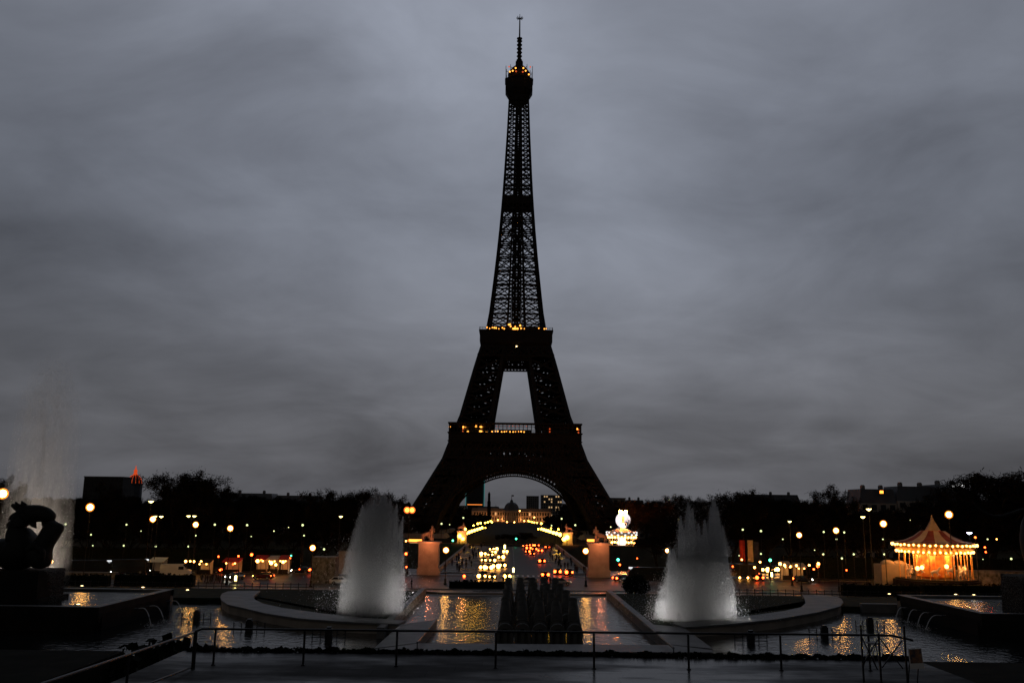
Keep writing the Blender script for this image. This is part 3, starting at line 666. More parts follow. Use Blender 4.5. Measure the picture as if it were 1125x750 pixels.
g.build('aerial', M['iron'], tower)
g = MB(); g.tube([(0, 0, 287), (0, 0, 303)], [1.15, 1.0], 8)
for z in (288.5, 291, 293.5, 296, 298.6, 301.2, 303): g.lathe([(1.1, z-.35), (1.75, z-.1), (1.75, z+.25), (1.1, z+.5)], n=8)
g.tube([(0, 0, 303), (0, 0, 318)], [.5, .34], 6)
for k in range(8):
    a = math.pi*k/4; g.beam((0, 0, 316.2), (1.9*math.cos(a), 1.9*math.sin(a), 317), .28); g.beam((1.9*math.cos(a), 1.9*math.sin(a), 316.4), (1.9*math.cos(a), 1.9*math.sin(a), 317.6), .3)
g.tube([(0, 0, 318), (0, 0, 319.6)], .2, 5); g.build('mast', M['iron'], tower)
# lamps on the tower: (pixel x, pixel y, depth offset, radius, material)
lampmesh = {}
def tlamp(x, y, dy, r, mt):
    key = (round(r, 2), mt)
    if key not in lampmesh:
        g = MB(); g.ball((0, 0, 0), r, 6); o = g.build('gallery_lamp', M[mt]); lampmesh[key] = o.data; bpy.data.objects.remove(o)
    p = at(x, y, TD-dy); o = link('gallery_lamp', lampmesh[key], tower, p-Vector((TXC, TD, 0)))
rr = random.Random(4)
for x, y, b in ((494, 468.5, 1), (509, 468.8, 1), (512, 469, 0), (523, 468, 1), (528, 468.5, 1), (529.5, 468.6, 1), (514, 474, 1), (527.5, 473.5, 1), (529.5, 473.7, 1), (534.5, 475, 1), (634, 471, 1), (593, 476, 0)):
    tlamp(x, y, 34, .55 if b else .35, 'tower_bulb')
for x in (508, 509, 514, 518, 520, 598, 600, 603, 616): tlamp(x, 478.3+rr.random(), 33, .55, 'tower_red')
for y in (471, 474, 477): tlamp(508.2, y, 32.5, .5, 'tower_red'); tlamp(604, y, 32.5, .4, 'tower_red'); tlamp(635.5, y+1, 34.5, .4, 'tower_red')
for k in range(12): tlamp(541+k*3.2+rr.uniform(-.6, .6), 473.8+rr.uniform(-.5, .6), 30, .40, 'tower_bulb')
for k in range(10): tlamp(545+k*3.7+rr.uniform(-.8, .8), 468+rr.uniform(-.3, .5), 24, .26, 'tower_red')
for x, y, r in ((535, 359.5, .5), (543, 360, .6), (545, 360.2, .6), (541, 359.8, .5), (552, 360, .55), (554, 361, .5), (559, 356.5, .6), (560.5, 356, .5), (561, 358.5, .6), (564, 361, .8), (566, 361.2, .9), (568.5, 361, .8), (571.5, 357.5, .7), (572.5, 360.6, .6), (576, 361, .4), (592, 360.5, .5), (598, 361.2, .5), (566, 358.8, .5), (548, 361, .4), (538, 360.6, .4), (600, 361, .4)):
    tlamp(x, y, 20.5, r*.8, 'tower_bulb')
tlamp(567.5, 380.5, 19.5, .5, 'rim_glow')
for x, y, mt in ((559.3, 73.5, 'tower_red'), (582.6, 73.8, 'tower_red'), (566.5, 75, 'tower_bulb'), (575, 75, 'tower_bulb'), (560.2, 79, 'tower_bulb'), (563.3, 78, 'tower_bulb'), (577.5, 78, 'tower_bulb'), (574.3, 79.3, 'tower_red'), (581, 82, 'tower_bulb'), (567, 78.6, 'tower_red')):
    tlamp(x, y, 9.4, .5, mt)

# ------------------------------------------------------------------ trees
def mk_tree(seed, H=20.0, spread=1.0, dense=1.0):
    r = random.Random(seed); t = empty('leafless_tree', (0, 0, 0)); g = MB(); tips = []
    def grow(p, d, L, rad, lev):
        n = 3; pts = [p]; q = p.copy(); dd = d.copy()
        for i in range(n):
            dd = (dd+Vector((r.gauss(0, .13), r.gauss(0, .13), r.gauss(.03, .08)))).normalized(); q = q+dd*L/n; pts.append(q.copy())
        g.tube(pts, [rad*(1-.5*i/n) for i in range(n+1)], 6 if lev < 2 else 3, 0, lev < 2)
        if lev >= 2: tips.extend([pts[-1], pts[-2], (pts[-1]+pts[-2])/2])
        if lev == 4: return
        k = (7, 4, 3, 3)[lev]
        for i in range(k):
            f = .45+.55*(i+r.random())/k if lev else .35+.65*(i+1)/k; b = pts[0].lerp(pts[-1], f); a = r.uniform(0, 6.28)+i*2.4; tl = r.uniform(.45, .95) if lev else r.uniform(.35, .9)
            perp = Vector((math.cos(a), math.sin(a), 0)); nd_ = (dd*math.cos(tl)+perp*math.sin(tl)*spread+Vector((0, 0, .15))).normalized()
            grow(b, nd_, L*(r.uniform(.5, .72) if lev else r.uniform(.55, .85)), rad*.5, lev+1)
    grow(Vector((0, 0, 0)), Vector((0, 0, 1)), H*.46, H*.02, 0)
    g.build('trunk', M['bark'], t, True)
    T = np.array([tuple(p) for p in tips]); zs = T[:, 2].max(); T = T[T[:, 2] > H*.18]
    n = int(17000*dense); idx = rng.integers(0, len(T), n); V = T[idx]+rng.normal(size=(n, 3))*.42
    me = quads('crown', V, .27, M['twig'], 'mesh', .15); link('crown', me, t)
    t['_h'] = zs; return t
TREES = [Kind(lambda s=s, sp_=sp_, d=d: mk_tree(s, 20, sp_, d)) for s, sp_, d in ((11, 1.0, 1.0), (23, 1.25, 1.2), (37, .9, .9), (41, 1.15, 1.3), (59, 1.4, 1.1))]
def tree(x, ytop, Y, kind, label, group=None, width=1.0, z0=0.0):
    if group and Y < 395 and (655 < x < 712 or 425 < x < 470): return None
    K_ = TREES[kind]; p = at(x, 600, Y); ztop = at(x, ytop, Y).z; 
    o = K_.put((p.x, Y, z0), random.uniform(0, 6.28), 1.0, label, 'tree', group)
    h = (K_.tree[0]['_h']); s = (ztop-z0)/h; o.scale = (s*width, s*width, s); return o
for x, yt, Y, k, wd, lb in ((6, 524, 216, 0, .9, 'leafless tree cut by the left edge of the photo behind the orange lamp'), (178, 519, 218, 1, 1.0, 'big round-crowned leafless tree right of the red-lit dome'),
        (206, 526, 219, 3, 1.0, 'leafless tree between the two tall crowns on the left skyline'), (238, 528, 217, 4, 1.1, 'wide leafless tree standing proud on the left skyline above the orange lamps'),
        (116, 531, 219, 3, 1.0, 'leafless tree in front of the flat-roofed dark block at the left'), (357, 538, 218, 2, 1.1, 'leafless tree on the left skyline halfway between the wide crown and the left plume'), (400, 537, 216, 3, 1.0, 'leafless tree directly behind the top of the left plume'),
        (416, 540, 219, 1, .9, 'smaller leafless tree just right of the left plume top'), (440, 548, 372, 0, 1.0, 'leafless tree at the left foot of the iron tower'),
        (741, 543, 374, 2, 1.0, 'leafless tree behind the left peak of the right plume'), (770, 547, 372, 0, 1.0, 'leafless tree behind the right peak of the right plume'),
        (800, 540, 219, 1, .9, 'leafless tree above the red banner'), (822, 546, 221, 4, 1.0, 'leafless tree above the dark blue banner'),
        (906, 534, 217, 3, 1.2, 'rounded leafless tree on the right skyline above three orange lamps'), (935, 541, 219, 0, 1.0, 'leafless tree just right of the rounded one on the right skyline'),
        (1088, 519, 216, 1, 1.5, 'tallest broad leafless tree at the far right of the skyline'), (1112, 524, 218, 4, 1.2, 'leafless tree cut by the right edge of the photo'),
        (1062, 534, 221, 2, 1.1, 'leafless tree below the white rooftop sign on the right')):
    tree(x, yt, Y, k, lb, None, wd)
GL = 'dark tree line left of the tower'; GR = 'dark tree line right of the tower'
for row, (Y, ya) in enumerate(((218, 556), (330, 549), (400, 546.5), (430, 546))):
    xs = np.arange(-30, 460, 25 if row < 2 else 17)
    for x in xs:
        if row >= 2 and x > 430: continue
        if Y < 366 and Y > 211 and False: continue
        tree(float(x+random.uniform(-6, 6)), ya+random.uniform(-2, 6)+max(0, (x-330)*.03), Y if Y != 330 else 385+random.uniform(-8, 8), random.randrange(5), 'leafless tree in the dark continuous tree line left of the tower', GL, random.uniform(1.0, 1.4))
    xs = np.arange(695, 1160, 25 if row < 2 else 17)
    for x in xs:
        tree(float(x+random.uniform(-6, 6)), ya+4+random.uniform(-2, 6), Y if Y != 330 else 385+random.uniform(-8, 8), random.randrange(5), 'leafless tree in the dark continuous tree line right of the tower', GR, random.uniform(1.0, 1.4))
GM = 'trees lining the lawns beyond the tower'
for i in range(9):
    Y = 420+i*55
    for s in (-1, 1):
        for k in range(2):
            x = 567+s*(29+k*13)*975/Y
            tree(x, 578-i*.9+(-6 if k else 1), Y, (i+k) % 5, 'small leafless tree in the rows beyond the tower, on its %s side' % ('left' if s < 0 else 'right'), GM+(' left' if s < 0 else ' right'), 1.4)
for i in range(7): tree(546+i*6.2, 585+random.uniform(-1, 2), 402, i % 5, 'low round dark tree in the middle of the avenue beyond the bridge', 'low trees at the end of the bridge', 1.6)
# ------------------------------------------------------------------ hedges, fence, walls near the road
def hedge(x0, x1, Y, h, label, depth=1.6, n=None):
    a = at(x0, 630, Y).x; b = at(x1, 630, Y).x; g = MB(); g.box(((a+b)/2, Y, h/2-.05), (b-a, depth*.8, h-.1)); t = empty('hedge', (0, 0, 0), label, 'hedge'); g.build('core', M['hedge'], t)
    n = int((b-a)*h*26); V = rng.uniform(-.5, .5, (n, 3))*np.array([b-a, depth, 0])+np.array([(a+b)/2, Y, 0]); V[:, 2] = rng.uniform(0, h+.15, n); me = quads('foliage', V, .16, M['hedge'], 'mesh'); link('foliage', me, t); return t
hedge(128, 214, 170, 2.1, 'long clipped black hedge in front of the white van on the left')
hedge(72, 121, 169.2, 1.9, 'clipped black hedge right of the dark horse sculpture')
hedge(924, 1008, 169.5, 2.0, 'long clipped black hedge in front of the cars left of the carousel')
hedge(1012, 1120, 169.5, 2.2, 'long clipped black hedge in front of the carousel')
hedge(494, 560, 174, 1.3, 'low green hedge between the crossing and the queue of headlights')
hedge(-60, 330, 212.5, 4.8, 'tall dark hedge on the river bank behind the coaches and stalls at the left', 2.5)
hedge(860, 1180, 212.5, 4.8, 'tall dark hedge on the river bank behind the traffic at the right', 2.5)
def mk_shrub():
    t = empty('shrub', (0, 0, 0)); g = MB()
    for k in range(7):
        a = k*.9; g.tube([(0, 0, 0), (.5*math.cos(a), .5*math.sin(a), .9), (.8*math.cos(a), .8*math.sin(a), 1.6)], [.05, .035, .02], 4)
    g.build('stem', M['bark'], t); n = 1500; V = rng.normal(size=(n, 3)); V /= np.linalg.norm(V, axis=1)[:, None]; V *= rng.uniform(.45, 1, (n, 1)); V = V*np.array([1.25, 1.25, 1.05])*(1+.25*np.sin(V[:, :1]*5+V[:, 1:2]*7))+np.array([0, 0, 1.1])
    link('foliage', quads('foliage', V, .10, M['hedge'], 'mesh'), t); return t
KS = Kind(mk_shrub)
for i, (x, y, Y, s, z) in enumerate(((175, 706, 56, 1.5, 2.6), (186, 708, 52, 1.3, 2.5), (199, 709, 48, 1.1, 2.5), (207, 711, 44, 1.0, 2.5))):
    zt = at(x, y-6, Y).z; KS.put((at(x, y, Y).x, Y, z), i*1.3, (s*1.5, s*1.5, (zt-z)/2.3), 'dark shrub below the terrace behind the left handrail corner, %s from the right' % ('fourth', 'third', 'second', 'first')[i], 'shrub', 'shrubs below the terrace')
for i, (x, Y, h) in enumerate(((693, 131, 2.4), (699, 130, 2.7), (705, 133, 2.2))):
    z = zl((0, Y)); KS.put((at(x, 640, Y).x, Y, z), i*1.7, (.9, .9, h/2.2), 'dark conical shrub beside the right canal kerb, %s of three' % ('leftmost', 'middle', 'rightmost')[i], 'shrub', 'shrubs by the canal')
def post_fence(x0, x1, Y, n, label):
    t = empty('post_fence', (0, 0, 0), label, 'fence'); a = at(x0, 640, Y).x; b = at(x1, 640, Y).x
    g = MB(); g.beam((a, Y, .95), (b, Y, .95), .07); g.build('top_rail', M['black'], t); g = MB(); g.beam((a, Y, .5), (b, Y, .5), .05); g.build('lower_rail', M['black'], t)
    me = None
    for k in range(n):
        p = (a+(b-a)*k/(n-1), Y, 0)
        if me is None:
            g = MB(); g.lathe([(.06, 0), (.06, 1.05), (.09, 1.08), (.05, 1.2)], n=6); o = g.build('post', M['black'], t, False, p); me = o.data
        else: link('post', me, t, p)
post_fence(66, 345, 166.5, 34, 'low black post and rail fence behind the left raised basin')
post_fence(795, 1125, 166.5, 40, 'low black post and rail fence behind the right raised basin')
def slab(name, x0, x1, ytop, Y, th, m, label, cat, kind=None, zb=0):
    a = at(x0, 620, Y).x; b = at(x1, 620, Y).x; zt = at((x0+x1)/2, ytop, Y).z; t = empty(name, (0, 0, 0), label, cat)
    g = MB(); g.prism(rect(a, b, Y, Y+th), zb, zt-.15); g.build('wall', m, t); g = MB(); g.prism(rect(a-.1, b+.1, Y-.1, Y+th+.1), zt-.148, zt); g.build('coping', M['kerb'], t); return t
slab('stone_pier', 343, 368, 611.5, 180, 4, M['mott'], 'square mottled stone pier behind the globe lamp left of the left plume', 'stone pier')
slab('garden_wall', 371, 402, 604.5, 206, .8, M['stone'], 'pale wall under the trees behind the small white car', 'wall')
slab('garden_wall', 1004, 1130, 626, 186, .8, M['mott'], 'low stone wall below the carousel running to the right edge', 'wall')
slab('garden_wall', 60, 128, 628, 184, .8, M['mott'], 'low stone wall under the parked coaches at the left', 'wall')

# ------------------------------------------------------------------ street lamps
unit = {}
def shared(key, fn):
    if key not in unit:
        o = fn(); unit[key] = o.data; bpy.data.objects.remove(o)
    return unit[key]
def _pole():
    g = MB(); g.lathe([(.16, 0), (.14, .1), (.09, .13), (.075, 1.0)], n=8); return g.build('pole', M['black'])
def _base():
    g = MB(); g.lathe([(.32, 0), (.32, .3), (.22, .4), (.2, 1.0), (.26, 1.05), (.14, 1.2)], n=8); return g.build('base', M['black'])
def lamp(x, y, Y, kind, label, r=.72, z0=0.0, group='street lamps', heads=((0, 0),)):
    r *= .86; p = at(x, y, Y); hz = p.z; t = empty('street_lamp', (p.x, Y, z0), label, 'street lamp', group)
    o = link('pole', shared('pole', _pole), t); o.scale = (1, 1, max(1, hz-z0-r)); link('base', shared('base', _base), t)
    core, glow = {'o': ('bulb_core', 'globe_o'), 'y': ('bulb_pale', 'globe_y'), 'r': ('bulb_red', 'globe_r'), 'b': ('bulb_blue', None)}[kind[0]]
    for hx, hzz in heads:
        L_ = Vector((hx*Y/F, 0, hz-z0-hzz*Y/F))
        if hx or hzz:
            g = MB(); g.beam((0, 0, L_.z-r-.25), (L_.x, 0, L_.z-r-.1), .09); g.build('arm', M['black'], t)
        if glow and len(kind) == 1:
            def _g(): g = MB(); g.ball((0, 0, 0), 1, 10); return g.build('globe', M[glow], None, True)
            gl = link('globe', shared('g'+glow, _g), t, L_); gl.scale = (r,)*3
            def _c(): g = MB(); g.ball((0, 0, 0), 1, 8); return g.build('bulb', M[core], None, True)
            b = link('bulb', shared('c'+core, _c), gl); b.scale = (.68,)*3
            def _k(): g = MB(); g.lathe([(.1, -1.15), (.3, -1.1), (.22, -.95)], n=8); g.lathe([(.25, .97), (.18, 1.1), (.03, 1.25)], n=8); return g.build('collar', M['black'])
            link('collar', shared('col', _k), t, L_).scale = (r,)*3
        else:                                   # shallow bowl lantern glowing downwards
            def _h(): g = MB(); g.lathe([(.25, -.5), (.95, .1), (1.0, .28), (.2, .5)], n=12); return g.build('lantern', M['white'])
            lan = link('lantern', shared('bowl', _h), t, L_); lan.scale = (r,)*3
            def _c2(): g = MB(); g.lathe([(.25, -.62), (1.02, .05), (.9, .12)], n=12); return g.build('bulb', M[core])
            link('bulb', shared('c2'+core, _c2), lan)
    return t
lamp(3, 542, 172, 'o', 'bright orange globe lamp cut by the left edge of the photo', 1.2)
lamp(99, 557, 172, 'o', 'orange globe lamp on a tall black pole to the right of the dark horse sculpture', .92)
lamp(168, 570, 176, 'o', 'orange globe lamp directly below the tall pale lamp, left of its twin-headed neighbour', .72)
lamp(166, 550.5, 190, 'yb', 'single pale bowl lamp, tallest in the cluster left of the tower', .62)
lamp(173.5, 567, 195, 'yb', 'twin-headed pale lamp peeping behind the orange globe at the left', .5, heads=((-3.2, 0), (3.6, 0)))
lamp(210.5, 566.5, 195, 'yb', 'twin-headed pale lamp above the orange globe that stands right of it', .5, heads=((-3.2, 0), (3, 0)))
lamp(215, 576, 174, 'o', 'orange globe lamp right under the second twin-headed pale lamp', .68)
lamp(253, 580, 174, 'o', 'orange globe lamp under the wide tree crown on the left', .7)
lamp(343.5, 601.5, 172, 'o', 'orange globe lamp in front of the mottled stone pier', .68)
lamp(373.5, 567, 200, 'yb', 'tall yellow bowl lamp with a short side arm left of the left plume', .5, heads=((.9, 0),))
lamp(380, 576, 260, 'y', 'yellow-green lamp just below the tall yellow bowl lamp', .55, -3, heads=((0, 0),))
lamp(387.5, 583.5, 300, 'y', 'small yellow-green lamp at the left side of the left plume', .5, -3)
lamp(450, 560, 204, 'r', 'red-orange twin globe lamp between the left plume and the tower', .85, heads=((-2.7, 0), (2.7, 0)))
lamp(490, 604, 181, 'o', 'warm globe lamp in front of the left bridge pedestal', .72)
lamp(643.5, 605, 181, 'o', 'warm globe lamp in front of the right bridge pedestal', .72)
lamp(733, 604.5, 176, 'o', 'orange globe lamp glowing through the left part of the right plume', .5)
lamp(791, 604.5, 174, 'o', 'orange globe lamp at the right side of the right plume', .66)
lamp(878, 587.5, 176, 'o', 'orange globe lamp leftmost of the three right of the banners', .66)
lamp(918.5, 582.5, 176, 'o', 'orange globe lamp in the middle between the banners and the pale bowl lamps', .7)
lamp(970.5, 575, 174, 'o', 'orange globe lamp standing in front of the white tent', .78)
lamp(1042.5, 565, 172, 'o', 'orange globe lamp on a black pole in front of the carousel', .85)
lamp(1065, 585, 178, 'b', 'bluish white lamp to the right of the carousel roof', .55)
lamp(867.5, 572.5, 190, 'yb', 'pale bowl lamp with a side arm above the leftmost right-hand orange globe', .45)
lamp(948, 567.5, 185, 'yb', 'lower of the two tall pale bowl lamps left of the carousel', .55)
lamp(954.5, 559, 178, 'yb', 'taller of the two pale bowl lamps left of the carousel', .6)
lamp(749, 571, 230, 'y', 'yellow twin globe lamp at the left peak of the right plume', .55, heads=((-3, 0), (3, 0.3)))
lamp(1071.5, 590, 185, 'r', 'small reddish lamp just right of the bluish white lamp', .3)
lamp(1002.5, 591, 190, 'r', 'small reddish lamp left of the carousel roof', .35)
# small pale path lamps
def mk_path():
    t = empty('path_lamp', (0, 0, 0)); g = MB(); g.tube([(0, 0, -7), (0, 0, -.3)], .05, 6); g.build('pole', M['black'], t); g = MB(); g.lathe([(.1, -.32), (.2, -.25), (.16, -.2)], n=8); g.build('collar', M['black'], t)
    g = MB(); g.ball((0, 0, 0), .22, 7); g.build('bulb', M['bulb_small'], t); return t
K = Kind(mk_path)
PL = [(72, 575.5, 1), (100, 587, .9), (102, 599, .7), (136, 599, 1), (139, 576, 1), (155, 583, .6), (171, 600, 1), (207, 600, 1), (215, 588, .9), (236, 576, 1.2), (271.5, 576.5, 1.2), (276, 589, .6), (301, 583, .8), (317, 579, .6),
      (332.5, 576.5, 1.3), (334, 588, .9), (356, 603, 1.2), (408, 583, .9), (434, 576, 1.1), (430.5, 604, .8), (485, 575, 1.3), (494, 576, .7), (509, 568.5, 1.2), (617, 569.5, 1.2), (606, 577, .9), (632, 576.5, 1.3),
      (671, 578.5, .9), (692, 607, .9), (717, 607.5, .9), (721, 581, .8), (724, 579, 1), (757, 581, .9), (816, 581.5, 1.1), (836, 583, 1.2), (860, 592, .8), (836, 608, 1), (812, 610, .7), (905, 584, 1.1), (927.5, 584.5, 1.1),
      (919, 592, .9), (904.5, 608.5, 1.1), (925, 613, 1.1), (938, 608.5, 1.1), (970, 592, .8), (971.5, 608.5, 1.1), (1085, 592, .9), (1111, 613.5, 1.2), (1000, 571, .5), (895, 604, .6), (1080, 614, .5), (735, 548.5, .6), (785, 558, .9), (789, 558, .9)]
PL.sort()
for i, (x, y, s) in enumerate(PL):
    Y = 196 if (x < 420 or x > 790) else 372
    p = at(x, y, Y); side = 'left' if x < 564 else 'right'
    if y > 600: what = 'low'
    elif y > 585: what = 'middling'
    else: what = 'high'
    nb = sum(1 for a in PL if (a[0] < 564) == (x < 564) and a[0] <= x) if x < 564 else sum(1 for a in PL if a[0] >= 564 and a[0] <= x)
    K.put((p.x, Y, p.z), 0, s*.86*(Y/196)**.75, 'pale path lamp, number %d from the left among those %s of the tower axis' % (nb, side), 'path lamp', 'small pale lamps among the trees')
# bridge and avenue lamps
def mk_bl():
    t = empty('avenue_lamp', (0, 0, 0)); g = MB(); g.tube([(0, 0, 0), (0, 0, 7.3)], [.12, .07], 6); g.build('pole', M['black'], t); g = MB(); g.ball((0, 0, 7.8), .62, 8); g.build('globe', M['bridge_bulb'], t, True); return t
K = Kind(mk_bl)
for sd in ('left', 'right'):
    if sd == 'left': seq = [(505, 588.5, 366, 1.15), (508.5, 591.5, 366, .9), (509.5, 586.5, 385, 1), (512.5, 585.5, 400, 1), (515.5, 584.3, 418, 1), (518.5, 583.2, 436, 1), (521.5, 582.2, 455, 1), (524.5, 581.2, 475, 1), (527.3, 580.3, 495, 1), (529.6, 579.5, 515, 1), (511, 581, 380, .8), (520.3, 577, 540, .7), (525, 575, 560, .9), (528, 574.3, 590, .9), (533, 574, 620, .8), (536, 573.3, 660, .9), (539, 572.2, 700, .9), (540.5, 573.5, 740, .9), (533.3, 579.5, 600, .6)]
    else: seq = [(623, 590, 366, 1.3), (619.5, 592, 366, 1.1), (615.3, 587, 378, 1.15), (611.5, 585.7, 392, 1.1), (608, 584.8, 408, 1), (605, 583.8, 424, 1), (602.5, 583, 440, 1), (600, 582.3, 458, 1), (597.5, 581.6, 478, 1), (595, 580.8, 500, 1), (591.5, 580.8, 520, .7), (613.5, 581.2, 420, .6), (594.7, 574.8, 540, .9), (590, 574, 570, .6), (587, 573.7, 600, .7), (584.5, 573.2, 640, .7), (582, 572.6, 680, .7), (580.5, 572, 720, .8), (605.5, 580, 460, .5)]
    for i, (x, y, Y, s) in enumerate(seq):
        p = at(x, y, Y); K.put((p.x, Y, p.z-7.8*s*1.1), 0, s*1.1, 'bright yellow avenue lamp, %s of the row beyond the bridge on its %s side' % (ORD[i], sd), 'street lamp', 'yellow lamps of the avenue beyond the bridge')

# ------------------------------------------------------------------ vehicles
def mk_car(paint, head='head', tail='tail', hr=.17, tr=.15):
    t = empty('car', (0, 0, 0))          # length along +Y is the front
    st_ = [(-2.1, .62, .42, .78), (-2.0, .80, .30, .95), (-1.3, .86, .24, 1.0), (0, .87, .22, .98), (1.1, .86, .24, .93), (1.8, .80, .28, .80), (2.1, .62, .38, .62)]
    vs = []; 
    for y, w_, z0, z1 in st_: vs += [(-w_*.9, y, z0), (w_*.9, y, z0), (w_, y, (z0+z1)/2), (w_*.88, y, z1), (-w_*.88, y, z1), (-w_, y, (z0+z1)/2)]
    fs = [(i*6+k, i*6+(k+1) % 6, (i+1)*6+(k+1) % 6, (i+1)*6+k) for i in range(len(st_)-1) for k in range(6)]+[tuple(reversed(range(6))), tuple((len(st_)-1)*6+k for k in range(6))]
    g = MB(); g.add(vs, fs); g.build('body', M[paint], t, True)
    g = MB(); prof = [(-1.85, .96), (-1.35, 1.38), (.25, 1.42), (1.0, .95)]
    vs = [(-.76 if z < 1.2 else -.60, y, z) for y, z in prof]+[(.76 if z < 1.2 else .60, y, z) for y, z in prof]
    g.add(vs, [(0, 1, 2, 3), (7, 6, 5, 4), (0, 4, 5, 1), (1, 5, 6, 2), (2, 6, 7, 3), (3, 7, 4, 0)]); g.build('window', M['glaze'], t)
    g = MB(); g.box((0, -.55, 1.425), (1.18, 1.62, .05), top=.94)
    for s in (-1, 1):
        for a, b in (((.77, -1.85, .97), (.61, -1.36, 1.40)), ((.61, .26, 1.43), (.77, 1.0, .96)), ((.77, -.45, .97), (.61, -.45, 1.41))): g.beam((s*a[0], a[1], a[2]), (s*b[0], b[1], b[2]), .07)
    g.build('roof', M[paint], t)
    for s in (-1, 1):
        for y in (-1.3, 1.3):
            g = MB(); g.lathe([(.32, -.1), (.34, -.08), (.34, .08), (.32, .1)], n=14, rot=Matrix.Rotation(R(90), 4, 'Y')); wh = g.build('wheel', M['tyre'], t, False, (s*.80, y, .34))
            g = MB(); g.lathe([(.20, -.115), (.20, .115)], n=10, rot=Matrix.Rotation(R(90), 4, 'Y')); g.build('rim', M['silver'], wh)
        g = MB(); g.ball((0, 0, 0), hr, 7); g.build('headlight', M[head], t, False, (s*.62, 1.98, .66))
        g = MB(); g.ball((0, 0, 0), tr, 7); g.build('taillight', M[tail], t, False, (s*.66, -2.02, .80))
        g = MB(); g.box((s*.93, .72, 1.0), (.16, .1, .12)); g.build('mirror', M[paint], t)
    g = MB(); g.box((0, -2.06, .62), (.5, .06, .12)); g.build('number_plate', M['white'], t)
    return t
E('off_head', (1, .9, .7), .15); E('off_tail', (.6, .02, .01), .1)
CQ = Kind(lambda: mk_car('dark', 'head', 'off_tail', .33, .1)); CT = Kind(lambda: mk_car('dark', 'off_head', 'tail', .12, .30))
CSil = Kind(lambda: mk_car('silver', 'off_head', 'off_tail')); CWh = Kind(lambda: mk_car('white', 'off_head', 'off_tail'))
CSil2 = Kind(lambda: mk_car('silver', 'headw', 'off_tail')); CRed = Kind(lambda: mk_car('redcar', 'head', 'tail', .12, .12)); CDk = Kind(lambda: mk_car('dark', 'headw', 'tail', .12, .22))
def park(K_, x, ybase, rz, label, s=1.0, group=None):
    p = on(x, ybase, 0.03); return K_.put((p.x, p.y, .025), rz, s, label, 'car', group)
GH = 'queue of cars with headlights on the bridge'; GT = 'cars with red tail lights on the bridge'
# queue facing the camera, left lanes
def glare(o, lo=.6, hi=1.7):
    for c in o.children:
        if c.name.startswith('headlight') or c.name.startswith('taillight'): c.scale = (random.uniform(lo, hi),)*3
hq = [(532, 634.5), (542.5, 634), (554.5, 633), (529.5, 623.5), (538, 624.5), (547.5, 623), (555, 621), (533.5, 615.5), (541.5, 616), (551.5, 612), (531, 608.5), (537.5, 609), (543, 606.5), (556.5, 605.5), (539.5, 603.5), (545, 602.8)]
for i, (x, y) in enumerate(hq):
    x += (564-x)*.0; p = on(x, y+1.5, 0.03); o_ = CQ.put((p.x+random.uniform(-.5, .5), p.y+random.uniform(-2, 2), .025), math.pi+random.uniform(-.15, .15), random.uniform(.85, 1.12), 'dark car with glaring yellow headlights facing us on the bridge, %s of the queue' % ORD[i], 'car', GH); glare(o_)
for i, (x, y) in enumerate(((624.5, 630.5), (612, 629.5), (598.5, 633), (594, 617.5), (579, 606.5), (586, 609), (587.5, 604), (580.5, 603), (593, 605.5), (576, 600.5), (584.5, 599.5), (590, 600), (601.5, 602))):
    p = on(x, y+1.0, 0.03); o_ = CT.put((p.x+random.uniform(-.3, .3), p.y, .025), random.uniform(-.12, .12), random.uniform(.85, 1.15), 'dark car with red tail lights driving away on the bridge, %s of them' % ORD[i], 'car', GT); glare(o_, .7, 1.3)
park(CSil, 579.5, 641.5, R(90), 'silver hatchback seen from the side in front of the bridge, left one of two')
park(CSil, 616, 642.5, R(-88), 'silver hatchback seen from the side in front of the bridge, right one of two')
park(CSil2, 258, 636.5, R(150), 'silver car coming towards us with lit headlights under the left orange lamp')
park(CRed, 289, 636, R(78), 'dark red car behind the silver one at the left')
park(CWh, 374, 641.5, R(-80), 'small white car beside the mottled stone pier')
park(CDk, 882, 639.5, R(-105), 'dark car with lit red and white lamps in the middle of the right-hand road')
park(CT, 832, 637.5, R(2), 'dark car seen from behind below the pale banner')
park(CDk, 684, 638.5, R(-60), 'dark car with red lamp right of the right bridge pedestal')
park(CSil2, 913, 628.5, R(100), 'silver car in the row of headlights left of the white tent')
for i, (x, y, rz) in enumerate(((841, 628, 165), (848, 628, 172), (855, 627.5, 178), (868, 629, 160), (884, 629, 150), (905, 630, 160), (940, 630.5, 165), (957, 631, 170))):
    glare(park(CQ, x, y, R(rz), 'dark car with dazzling headlights at the right of the banners, %s from the left' % ('first', 'second', 'third', 'fourth', 'fifth', 'sixth', 'seventh', 'eighth')[i], 1.0, 'headlights on the right-hand road'), 1.0, 2.0)
for i, x in enumerate((30, 62, 148, 232, 330)): park(CDk, x, 629.5, R(95), 'dark parked car among the coaches and stalls at the left, %s from the left' % ('first', 'second', 'third', 'fourth', 'fifth')[i])
